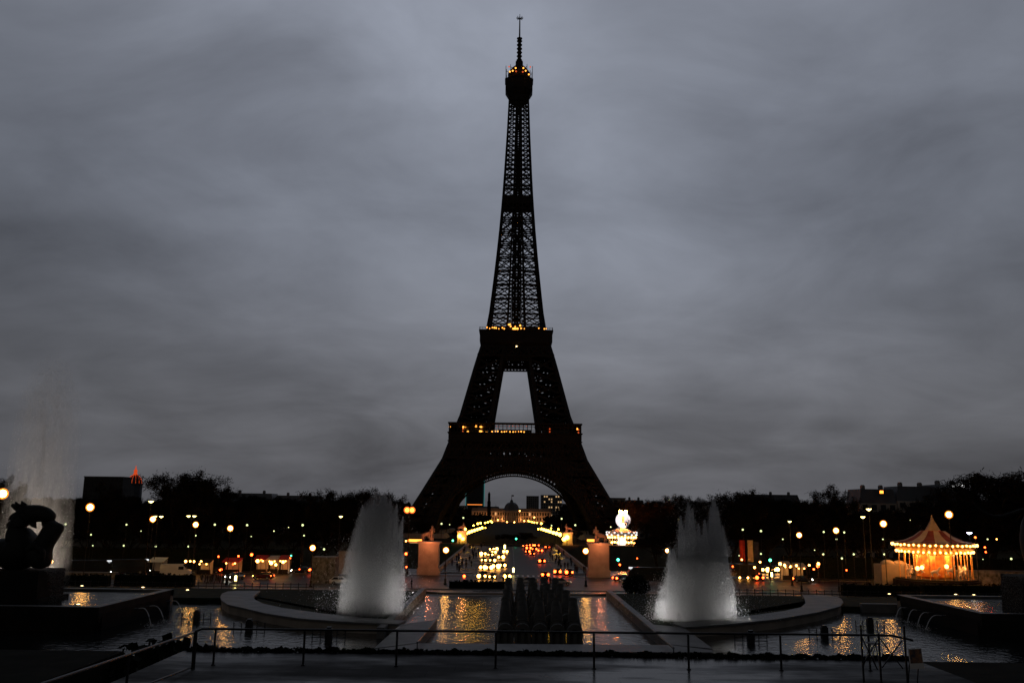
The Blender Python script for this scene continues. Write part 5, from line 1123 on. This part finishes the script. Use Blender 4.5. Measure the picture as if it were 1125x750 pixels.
# far woods and roofs that read as one mass
n = 16000; Yw = rng.uniform(950, 1300, n); Xw = rng.uniform(-1, 1, n)*Yw*.68; keep = (np.abs(Xw-10) > 55+0*Yw); Xw = Xw[keep]; Yw = Yw[keep]
Zw = rng.uniform(0, 1, len(Xw))**.7*(13.5+3*np.sin(Xw*.031)+2.5*np.sin(Xw*.083+1)); tag(quads('far_woods', np.stack([Xw, Yw, Zw], 1), 2.6, M['twig']), kind='stuff', label='dark far woods along the whole horizon', cat='woods')
n = 9000; Yw = rng.uniform(640, 900, n); sX = rng.choice((-1, 1), n); Xw = 8+sX*rng.uniform(26, 120, n); Zw = rng.uniform(0, 1, n)*(6.5+2*np.sin(Yw*.05)); tag(quads('far_avenue_trees', np.stack([Xw, Yw, Zw], 1), 1.3, M['twig']), kind='stuff', label='dark massed avenue trees beyond the tower', cat='woods')

# ------------------------------------------------------------------ fountain plumes

WL = 760
def drops(name, V, size, m, parent, stretch):
    n = len(V); a = rng.normal(size=(n, 3)); a[:, 2] *= .2; a /= np.linalg.norm(a, axis=1)[:, None]; b = rng.normal(size=(n, 3))*.35+np.array([0, 0, 1.0]); b -= a*(a*b).sum(1)[:, None]; b /= np.linalg.norm(b, axis=1)[:, None]
    s_ = size*rng.gamma(3, .33, (n, 1)); a = a*s_; b = b*s_*stretch; P = np.stack([V-b, V+a, V+b, V-a], 1).reshape(-1, 3)
    me = bpy.data.meshes.new(name); me.vertices.add(4*n); me.vertices.foreach_set('co', P.astype(np.float32).ravel())
    me.loops.add(4*n); me.loops.foreach_set('vertex_index', np.arange(4*n, dtype=np.int32)); me.polygons.add(n)
    me.polygons.foreach_set('loop_start', np.arange(0, 4*n, 4, dtype=np.int32)); me.materials.append(m); me.update(calc_edges=True); return link(name, me, parent)
def plume(label, base, env, spikes, d, n, size, m, lights, mist=.12, nb=500, vol='mist', shells=(1.08, .9, .7, .45)):
    """env: (y pixel, left pixel, right pixel) outline of the body from foot to shoulder; spikes: (x foot, x tip, y shoulder, y tip, half width)"""
    s_ = d/F; zf_ = lambda y: at(500, y, d).z+(0)*y; ys = np.array([e[0] for e in env], float)[::-1]; ls = np.array([e[1] for e in env], float)[::-1]; rs_ = np.array([e[2] for e in env], float)[::-1]
    xw = lambda xp, yp: (xp-CX+(yp-558)*-.0131)*s_; xs0 = at(560, base, d); x_of = lambda xp, yp: xs0.x+(xp-560)*s_+(base-yp)*-.0131*s_
    z_of = lambda yp, xp: at(560, base, d).z+(base-yp)*s_*1.0+(xp-560)*-.0131*s_*-1*0
    t = empty('fountain_plume', (0, 0, 0), label, 'fountain'); P = []
    k = n; u = rng.uniform(0, 1, k)**.85; y = base-(base-env[-1][0])*u; c = (np.interp(y, ys, ls)+np.interp(y, ys, rs_))/2; h = (np.interp(y, ys, rs_)-np.interp(y, ys, ls))/2
    a = rng.uniform(0, 2*np.pi, k); r = rng.uniform(0, 1, k)**.5*(1+.10*rng.normal(size=k)); x = c+h*r*np.cos(a); Yd = h*s_*r*np.sin(a)*.75
    # falling curtains: density varies along the width and with height
    dens = .55+.45*np.sin(x*.55+2*np.sin(y*.05))*np.sin(x*.23+1.3)+.25*np.sin(y*.21+x*.4); keep = rng.uniform(0, 1, k) < np.clip(dens+.35, .15, 1); x, y, Yd = x[keep], y[keep], Yd[keep]
    P.append(np.stack([x, Yd, y], 1))
    # splash lumps: clusters of drops thrown off together
    cu = rng.uniform(0, 1, nb)**.7; cy = base-(base-env[-1][0])*cu*1.04; cc = (np.interp(cy, ys, ls)+np.interp(cy, ys, rs_))/2; ch = (np.interp(cy, ys, rs_)-np.interp(cy, ys, ls))/2; cx_ = cc+ch*rng.uniform(-1.05, 1.05, nb)
    idx = rng.integers(0, nb, k//3); P.append(np.stack([cx_[idx]+rng.normal(size=len(idx))*1.0, rng.normal(size=len(idx))*.7, cy[idx]+rng.normal(size=len(idx))*2.6], 1))
    for xf, xt, y0, y1, hw in spikes:
        kk = int(n*.055*hw/4); uu = rng.beta(1.0, 1.9, kk); w_ = hw*(1-uu)**.8+.5; P.append(np.stack([xf+(xt-xf)*uu+w_*rng.normal(size=kk)*.55, rng.normal(size=kk)*hw*s_*.6, y0+(y1-y0)*uu], 1))
        kk = 160; P.append(np.stack([xt+rng.normal(size=kk)*hw*1.1, rng.normal(size=kk)*.4, y1+3+rng.normal(size=kk)*5], 1))
    km = int(n*mist); um = rng.beta(1, 2.2, km); P.append(np.stack([(env[0][1]+env[0][2])/2+rng.normal(size=km)*(env[0][2]-env[0][1])*.42, rng.normal(size=km)*2, base-(base-env[-1][0])*um*.85], 1))
    Q = np.concatenate(P); W = np.stack([x_of(Q[:, 0], Q[:, 2]), d+Q[:, 1], np.maximum(z_of(Q[:, 2], Q[:, 0]), 3.3)], 1); drops('spray', W, size, m, t, 2.4)
    for xf in (env[0][1]*.7+env[0][2]*.3, (env[0][1]+env[0][2])/2, env[0][1]*.3+env[0][2]*.7): g = MB(); g.lathe([(.25, 0), (.25, .35), (.12, .5), (.12, .7)], (x_of(xf, base), d, 3.7), 8); g.build('nozzle', M['black'], t)
    for q_, k_ in enumerate(shells):
        g = MB(); nn = 24; vs = []; E_ = list(env)+[(env[-1][0]-12, (env[-1][1]*.62+env[-1][2]*.38), (env[-1][1]*.38+env[-1][2]*.62))]
        for yy, l_, r_ in E_:
            c_ = (l_+r_)/2; h_ = (r_-l_)/2*k_; yy2 = base-(base-yy)*(1.06, .97, .87, .76)[q_]
            for a_ in range(nn):
                t_ = 2*math.pi*a_/nn; vs.append((x_of(c_+h_*math.cos(t_), yy2), d+h_*s_*.75*math.sin(t_), max(3.75, z_of(yy2, 0))))
        Ln = len(E_); g.add(vs, [(i*nn+a_, i*nn+(a_+1) % nn, (i+1)*nn+(a_+1) % nn, (i+1)*nn+a_) for i in range(Ln-1) for a_ in range(nn)]+[tuple(reversed(range(nn))), tuple((Ln-1)*nn+a_ for a_ in range(nn))]); g.build('mist', M[vol], t)
    for xf, xt, y0, y1, hw in spikes:
        g = MB(); pts = []; rr_ = []
        for j in range(7):
            f_ = j/6; yy = min(base-2, y0+34)+(y1-min(base-2, y0+34))*f_; pts.append((x_of(xf+(xt-xf)*f_, yy), d+rng.uniform(-.1, .1), z_of(yy, 0))); rr_.append(max(.03, hw*s_*(1.15-1.05*f_**1.2)))
        g.tube(pts, rr_, 10); g.build('jet', M[vol], t)
    for lx, ly, e_, col_ in lights:
        l = bpy.data.lights.new('plume_spot', 'SPOT'); l.energy = e_; l.color = col_; l.spot_size = R(105); l.spot_blend = .9; l.shadow_soft_size = .4; lo = bpy.data.objects.new('plume_spot', l); COL.objects.link(lo); lo.parent = t
        xm = x_of((env[0][1]+env[0][2])/2, base); lo.location = (xm+lx, d+ly, 4.2); v = Vector((xm, d, 4.2+(base-env[-1][0])*s_*.5))-lo.location; lo.rotation_euler = v.to_track_quat('-Z', 'Y').to_euler()
    return t
plume('tall dense white fountain plume with a ragged flat top, left of the tower', 677, [(677, 379, 446), (660, 381, 447), (640, 384, 446), (620, 387, 445), (600, 392, 443), (585, 396, 440), (574, 400, 435), (568, 404, 431)],
      [(402, 401, 580, 563, 3), (408, 408, 575, 566, 3), (414, 413, 572, 557, 3), (421, 422, 572, 553, 4), (426, 425, 570, 549, 3), (430, 431, 574, 556, 3), (436, 438, 580, 561, 3), (441, 445, 600, 575, 3)], 97, 95000, .0125, M['spray'], [(-5.5, -2.4, WL, (1, .97, .93)), (5.5, -2.4, WL, (1, .97, .93))])
plume('dense white fountain plume with two ragged peaks, right of the tower', 678, [(678, 714, 797), (660, 718, 797), (645, 724, 796), (630, 732, 794), (618, 740, 790)],
      [(752, 753, 640, 560, 13), (780, 781, 640, 553, 13), (766, 767, 640, 590, 12), (736, 735, 650, 605, 9), (745, 744, 612, 570, 6), (752, 753, 612, 556, 6.5), (757, 757, 612, 562, 6), (762, 763, 610, 578, 5), (770, 770, 610, 574, 6), (776, 777, 612, 560, 6), (781, 780, 612, 549, 6.5), (786, 784, 612, 560, 6), (790, 789, 612, 580, 5), (733, 731, 640, 603, 6)], 97, 95000, .0125, M['spray'], [(-5.5, -2.4, WL, (1, .97, .93)), (5.5, -2.4, WL, (1, .97, .93))])
plume('tall faint misty fountain plume rising behind the dark horse sculpture', 645, [(645, 10, 92), (600, 14, 90), (540, 16, 89), (500, 17, 88), (460, 22, 85), (440, 28, 79), (425, 36, 71), (417, 44, 63)],
      [(50, 50, 560, 480, 6)], 111, 5000, .011, M['spray'], [(-4, -4, 6500, (1, .84, .70)), (4, -4, 6500, (1, .84, .70))], .02, 60, 'faint_mist', (1.0, .8, .55))  # warm spots added only to brighten this faint plume against the sky

# ------------------------------------------------------------------ carousels
Y = 180; cx = at(1026, 600, Y).x; zb = 2.6; zz = lambda y: at(1026, y, Y).z
car = empty('carousel', (cx, Y, 0), 'brightly lit striped round carousel under the lamp at the right', 'carousel')
g = MB(); g.lathe([(8.0, 0), (8.0, zb-.3), (7.5, zb-.28), (7.5, zb), (.5, zb+.02)], n=32); g.build('platform', M['dstone'], car)
n = 32; zc0 = zz(597.5); prof = [(7.3, zc0+.35), (5.4, zc0+.75), (3.6, zc0+1.6), (2.3, zc0+2.6), (1.65, zz(584.5))]
vs = []; fs = []; mi = []
for r, z in prof: vs += [(r*math.cos(2*math.pi*k/n), r*math.sin(2*math.pi*k/n), z) for k in range(n)]
g = MB()
for i in range(len(prof)-1):
    for k in range(n): g.add([vs[i*n+k], vs[i*n+(k+1) % n], vs[(i+1)*n+(k+1) % n], vs[(i+1)*n+k]], [(0, 1, 2, 3)], 0 if (k//2) % 2 else 1)
g.build('roof', [M['roofcanvas'], M['maroon']], car)
g = MB(); g.lathe([(1.75, zz(584.8)), (1.85, zz(583.6)), (1.5, zz(582.6))], n=20); g.build('roof_band', M['redc'], car)
g = MB(); g.lathe([(1.45, zz(582.7)), (.9, zz(577)), (.42, zz(572)), (.12, zz(567)), (.04, zz(565))], n=16); g.build('top_cone', M['roofcanvas'], car)
zu = zz(598.5); zl_ = zz(606.3)
g = MB(); g.lathe([(6.85, zl_+.05), (6.85, zl_+.45), (7.1, zl_+.75), (7.45, zu-.3), (7.6, zu), (7.6, zu+.3), (7.3, zu+.38)], n=32); g.build('cornice', M['gold'], car)
g = MB(); g.lathe([(6.8, zl_-.02), (6.8, zl_+.08)], n=32); g.build('ceiling', M['gold'], car)
bm = shared('cbulb', lambda: (lambda g: (g.ball((0, 0, 0), .22, 6), g)[1])(MB()).build('bulb', M['carbulb']))
for k in range(48): a = 2*math.pi*k/48; link('bulb', bm, car, (7.68*math.cos(a), 7.68*math.sin(a), zu+.05+.12*(k % 2)))
for k in range(44): a = 2*math.pi*k/44; link('bulb', bm, car, (6.95*math.cos(a), 6.95*math.sin(a), zl_+.12+.10*(k % 2)))
m_p = mat('painted_panel', (.85, .50, .10), .5, 0, .2, .9, 0, c2=(.55, .07, .02), det=2); g = MB(); g.lathe([(3.3, zb), (3.5, zb+.4), (3.5, zl_-.5), (4.2, zl_-.05)], n=16); g.build('centre_drum', m_p, car)
cm = shared('ccol', lambda: (lambda g: (g.tube([(0, 0, zb), (0, 0, zl_)], .10, 8), g)[1])(MB()).build('column', M['gold']))
for k in range(16): a = 2*math.pi*(k+.5)/16; link('column', cm, car, (6.6*math.cos(a), 6.6*math.sin(a), 0))
hj = [(0, 0, 1.1, .24), (-.5, 0, 1.1, .24), (.35, 0, 1.35, .17), (.5, 0, 1.75, .13), (.75, 0, 1.7, .08), (-.6, .1, .6, .09), (-.9, .1, .35, .06), (-.6, -.1, .6, .09), (-.4, -.1, .3, .06), (.3, .1, .7, .08), (.6, .1, .6, .06), (.3, -.1, .7, .08), (.15, -.1, .4, .06), (-.85, 0, .9, .05)]
hm = skin_mesh('wooden_horse', hj, [(0, 1), (0, 2), (2, 3), (3, 4), (1, 5), (5, 6), (1, 7), (7, 8), (0, 9), (9, 10), (0, 11), (11, 12), (1, 13)], [M['canvas']], 1)
pm = shared('cpole', lambda: (lambda g: (g.tube([(0, 0, -.6), (0, 0, zl_-zb-.7)], .04, 6), g)[1])(MB()).build('pole', M['gold']))
for k in range(12):
    a = 2*math.pi*k/12+.1; h_ = link('wooden_horse', hm, car, (5.3*math.cos(a), 5.3*math.sin(a), zb+.15+.35*(k % 2))); h_.rotation_euler.z = a+math.pi/2; h_.scale = (1.25,)*3; link('pole', pm, h_)
for k in range(6):
    a = 2*math.pi*k/6+.3-math.pi/2; l = bpy.data.lights.new('ceiling_lamp', 'POINT'); l.energy = 520; l.color = (1, .46, .13); l.shadow_soft_size = .25; lo = bpy.data.objects.new('ceiling_lamp', l); COL.objects.link(lo); lo.parent = car; lo.location = (4.9*math.cos(a), 4.9*math.sin(a), zl_-.5)
for x, y in ((1013, 623), (1008, 624), (1040, 622)):
    p = at(x, y, Y-7.8); o = link('spot_bulb', bm, car, (p.x-cx, -7.8, p.z)); o.scale = (1.8,)*3
# small ride beyond the river
Y = 376; cx = at(683, 590, Y).x; S = Y/975.; zf = lambda y: at(683, y, Y).z
rd = empty('fairground_ride', (cx, Y, 0), 'white lit round fairground ride with a glowing disc above its canopy beyond the quay wall', 'ride')
g = MB(); g.lathe([(5.9, 0), (5.9, .6), (.4, .62)], n=24); g.build('platform', M['dstone'], rd)
g = MB(); g.lathe([(6.0, zf(584)), (4.0, zf(582.5)), (1.6, zf(579.5)), (.8, zf(578))], n=24); g.build('roof', M['canvas'], rd)
g = MB(); g.lathe([(5.7, zf(590)), (6.1, zf(587)), (6.1, zf(584))], n=24); g.build('cornice', M['canvas'], rd)
bw = shared('wbulb', lambda: (lambda g: (g.ball((0, 0, 0), .36, 6), g)[1])(MB()).build('bulb', M['sign_w'])); bo = shared('obulb', lambda: (lambda g: (g.ball((0, 0, 0), .42, 6), g)[1])(MB()).build('bulb', M['stall']))
for k in range(26):
    a = 2*math.pi*k/26; link('bulb', bw, rd, (6.2*math.cos(a), 6.2*math.sin(a), zf(584.5 if k % 2 else 587))); link('bulb', bo, rd, (5.8*math.cos(a), 5.8*math.sin(a), zf(589.8)))
for k in range(10): a = 2*math.pi*k/10; g = MB(); g.tube([(5.2*math.cos(a), 5.2*math.sin(a), .6), (5.2*math.cos(a), 5.2*math.sin(a), zf(589))], .12, 6); g.build('column', M['white'], rd)
g = MB(); g.lathe([(1.6, .6), (1.6, zf(589))], n=12); g.build('centre_drum', M['milk'], rd)
for k in range(9): link('bulb', bo, rd, ((k-4)*1.15, -4.6, zf(595.3)+.2*(k % 2)))
g = MB(); g.lathe([(.01, -.3), (3.0, -.3), (3.1, 0), (3.0, .3), (.01, .3)], (.5, -1.2, zf(571)), 28, 0, Matrix.Rotation(R(90), 4, 'X')); g.build('glowing_disc', M['milk'], rd)
g = MB(); g.box((.5, -1.58, zf(570.3)), (.9, .12, 2.6)); g.build('red_mark', M['tail'], rd)
_g = MB(); _g.ball((0, 0, 0), .5, 6); ob2 = _g.build('bulb', M['ride_lamp'], rd, False, (.5, -1.4, zf(576))); 
for dx in (-1.0, 1.1): o = link('bulb', bo, rd, (dx+.5, -1.2, zf(561.8))); o.scale = (1.3,)*3; o.data = ob2.data
g = MB(); g.tube([(0, 0, zf(579)), (.4, -.6, zf(574))], .4, 8); g.build('mast', M['white'], rd)
for x0, x1, y, nm in ((449, 463, 594.5, 'left'), (645.5, 653, 594.5, 'right')):
    a = at(x0, y, 370); b = at(x1, y, 370); t = empty('kiosk', ((a.x+b.x)/2, 370, 0), 'low kiosk with a glowing orange roof band by the %s far end of the bridge' % nm, 'kiosk'); w_ = b.x-a.x
    g = MB(); g.box((0, 0, a.z/2), (w_*.9, 3, a.z)); g.build('wall', M['dstone'], t); g = MB(); g.box((0, -.1, a.z+.45), (w_*1.05, 3.4, .9)); g.build('roof_band', M['amber'], t); g = MB(); g.box((0, -1.6, a.z-.7), (w_*.7, .1, .7)); g.build('window', M['win'], t)
# white tent
Y = 182; a = at(969, 630, Y).x; b = at(1001, 630, Y).x; zt = at(985, 620, Y).z; w_ = b-a; t = empty('white_tent', ((a+b)/2, Y, 0), 'white tent with two rounded roofs left of the carousel', 'tent')
g = MB(); g.box((0, 2, zt/2), (w_, 4, zt)); g.build('wall', M['tentc'], t)
for xx, r in ((-w_*.15, w_*.24), (w_*.25, w_*.22)):
    g = MB(); pr = [(r*math.cos(k*math.pi/12), zt+r*.62*math.sin(k*math.pi/12)) for k in range(7)]; g.lathe([(x_, z_) for x_, z_ in pr], (xx, 2, 0), 20); g.build('roof', M['tentc'], t, True)
g = MB(); g.box((w_*.1, -.03, 1.2), (1.4, .06, 2.3)); g.build('door_flap', M['concrete'], t)

# ------------------------------------------------------------------ big dark sculptures on the side basins
def px_skin(name, J, Ed, d, m, sub=2):
    JJ = []
    for x, y, dy, r in J: p = at(x, y, d+dy); JJ.append((p.x, p.y, p.z, r*d/F*(1.3 if r > 12.5 else 1.08)))
    return skin_mesh(name, JJ, Ed, [m], sub)
d = 95; t = empty('horse_sculpture', (0, 0, 0), 'dark bronze sculpture of two rearing horses on a wet block at the left edge', 'sculpture')
J = [(28, 608, 0, 19), (8, 612, 0, 14), (-8, 604, .5, 13), (22, 594, 0, 14), (21, 580, 0, 11), (24, 569, 0, 10.5), (33, 563, 0, 9.5), (44, 563, 0, 9.5), (54, 566, 0, 7.2), (60, 571, 0, 4.6), (20, 558, .3, 4), (12.5, 554, .5, 1.8), (26, 624, 0, 15), (2, 622, 0, 14), (-12, 622, .5, 12), (30, 573, .2, 7), (14, 570, .3, 4)]
link('horse', px_skin('horse', J, [(0, 1), (1, 2), (0, 3), (3, 4), (4, 5), (5, 6), (6, 7), (7, 8), (8, 9), (6, 10), (10, 11), (0, 12), (1, 13), (2, 14), (5, 15), (5, 16)], d, M['bronze']), t)
J = [(42, 610, -1, 13), (47, 600, -1, 9.5), (52, 591, -1, 10), (58, 583, -1, 10), (65, 580, -1, 6.2), (70, 581, -1, 4.2), (55, 574, -.6, 3.2), (42, 626, -1, 13), (32, 614, -1, 13), (53, 572, -.6, 1.2)]
link('horse', px_skin('horse', J, [(0, 1), (1, 2), (2, 3), (3, 4), (4, 5), (3, 6), (0, 7), (0, 8), (6, 9)], d, M['bronze']), t)
g = MB()
for x_, y_, x2_, y2_ in ((17, 566, 9, 571), (13, 574, 7, 580), (12, 583, 6, 590), (11, 592, 5, 598), (22, 558, 17, 551), (27, 556, 24, 550), (51, 577, 46, 572), (58, 574, 56, 567), (36, 574, 40, 580), (12, 600, 4, 601)): g.tube([at(x_, y_, d), at((x_+x2_)/2-.6, (y_+y2_)/2, d-.1), at(x2_, y2_, d)], [.38, .26, .05], 6)
g.build('mane', M['bronze'], t)
link('foreleg', px_skin('foreleg', [(30, 606, -1.6, 6), (40, 598, -2, 4.5), (47, 606, -2.1, 3.2), (46, 615, -2, 3)], [(0, 1), (1, 2), (2, 3)], d, M['bronze']), t)
xa = at(-12, 640, d).x; xb = at(57, 640, d).x; zt = at(30, 625, d).z; g = MB(); g.box(((xa+xb)/2, d, (zt+4.6)/2), (xb-xa, 5.5, zt-4.6), top=.97); g.box(((xa+xb)/2, d, 5.2), (xb-xa+.8, 6.2, .5)); g.build('block', M['dstone'], t)
V = []
for k in range(2600):
    u = rng.uniform(); V.append((at(58, 640, d).x+.9*u**.6*rng.uniform(.8, 1.15)+.1*rng.normal(), d-2+4*rng.uniform(), zt-(zt-5)*u*u))
link('falling_water', quads('falling_water', np.array(V), .022, M['thin_spray'], 'mesh'), t)
d = 95; t = empty('bull_sculpture', (0, 0, 0), 'dark bronze bull sculpture with a long curved horn, mostly beyond the right edge', 'sculpture')
J = [(1150, 600, 0, 22), (1175, 605, 0, 24), (1134, 588, 0, 14), (1139, 565, 0, 12), (1134, 572, -.5, 9), (1152, 635, 0, 16), (1180, 635, 0, 16)]
link('bull', px_skin('bull', J, [(0, 1), (0, 2), (2, 3), (3, 4), (0, 5), (1, 6)], d, M['bronze']), t)
pts = [at(x, y, d) for x, y in ((1068.5, 550), (1072, 555), (1078, 560.5), (1085, 564.5), (1093, 567), (1102, 566.5), (1112, 563.5), (1122, 560.5), (1134, 561))]
g = MB(); g.tube(pts, [.05, .07, .09, .11, .13, .15, .18, .22, .3], 8); g.build('horn', M['bronze'], t, True)
xa = at(1114, 640, d).x; xb = at(1190, 640, d).x; zt = at(1140, 632, d).z; g = MB(); g.box(((xa+xb)/2, d, (zt+4.6)/2), (xb-xa, 5.5, zt-4.6), top=.97); g.build('block', M['dstone'], t)
V = np.array([(xa-.9*u**.6*rng.uniform(.7, 1.2), d-2.5+4*rng.uniform(), zt-(zt-5.1)*u*u) for u in rng.uniform(size=2600)]); link('falling_water', quads('falling_water', V, .022, M['thin_spray'], 'mesh'), t)

# ------------------------------------------------------------------ folding frames on the terrace
d = 27.0
def fb(t, name, x, y, x2, y2, w_, m, d1=d, d2=d):
    g = MB(); g.beam(at(x, y, d1), at(x2, y2, d2), w_); return g.build(name, M[m], t)
zg = 10.2
def foot(x, Y): return (at(x, 740, Y).x, Y, zg)
t = empty('trestle', (0, 0, 0), 'dark folding trestle frame with crossed bars at the right end of the handrail', 'frame')
for x, yt in ((945.5, 686), (965, 695), (993, 687)):
    p = at(x, yt, d); g = MB(); g.beam(p, (p.x, p.y, zg), .045); g.build('upright', M['black'], t)
for q_ in ((946.5, 699, 964, 735), (964, 702, 949, 728), (966, 700, 992, 734), (991, 703, 969, 733)): fb(t, 'cross_bar', *q_, .03, 'black', d-.05, d-.05)
t = empty('folding_stool', (0, 0, 0), 'small pale folding stool between the uprights of the trestle frame', 'stool')
a = at(953.5, 706, 27.6); b = at(964.5, 706, 27.6); g = MB(); g.box(((a.x+b.x)/2, 27.6, a.z), (b.x-a.x, .28, .035)); g.build('seat', M['concrete'], t)
for q_ in ((956, 707, 949, 731), (962, 707, 966.5, 732)): fb(t, 'leg', *q_, .022, 'concrete', 27.5, 27.5)
for q_ in ((956, 707, 962, 730), (962, 707, 956, 730)): fb(t, 'leg', *q_, .018, 'concrete', 27.75, 27.75)
m_post = mat('printed_poster', (.35, .16, .06), .5, 0, .3, 9, 0, c2=(.03, .03, .05), det=3); P = [at(998, 712.5, 26.6), at(1012, 711.5, 26.6), at(1015.5, 734, 26.3), at(1000.5, 734.5, 26.3)]
t = empty('poster_board', (0, 0, 0), 'small tilted poster board with an orange and dark picture beside the trestle frame', 'poster')
def lerp4(u, v, off=0): a_ = P[0].lerp(P[1], u); b_ = P[3].lerp(P[2], u); q_ = a_.lerp(b_, v); return (q_.x, q_.y-off, q_.z)
g = MB(); g.add([lerp4(0, 1, -.03), lerp4(1, 1, -.03), lerp4(1, 0, -.03), lerp4(0, 0, -.03), lerp4(0, 1), lerp4(1, 1), lerp4(1, 0), lerp4(0, 0)], [(3, 2, 1, 0), (4, 5, 6, 7), (0, 1, 5, 4), (1, 2, 6, 5), (2, 3, 7, 6), (3, 0, 4, 7)]); g.build('board', M['canvas'], t)
g = MB(); g.add([lerp4(.04, .72, .006), lerp4(.96, .72, .006), lerp4(.96, .03, .006), lerp4(.04, .03, .006)], [(0, 1, 2, 3)]); g.build('picture', m_post, t)
for u in (.15, .85): q_ = lerp4(u, .2, -.05); g = MB(); g.beam(q_, (q_[0], q_[1]+.25, zg), .025); g.build('leg', M['black'], t)
# palace wings behind the camera close off the sky on that side
for s, nm in ((-1, 'left'), (1, 'right')):
    t = empty('palace_wing', (s*75, -62, 0), 'tall pale palace wing standing behind the terrace, on its %s side' % nm, 'building'); g = MB(); g.box((0, 0, 13), (120, 30, 26)); g.build('wall', M['concrete'], t)
    for k in range(18): g = MB(); g.box((-54+k*6.3, 15.05, 14), (2.6, .2, 18)); g.build('window', M['glaze'], t)
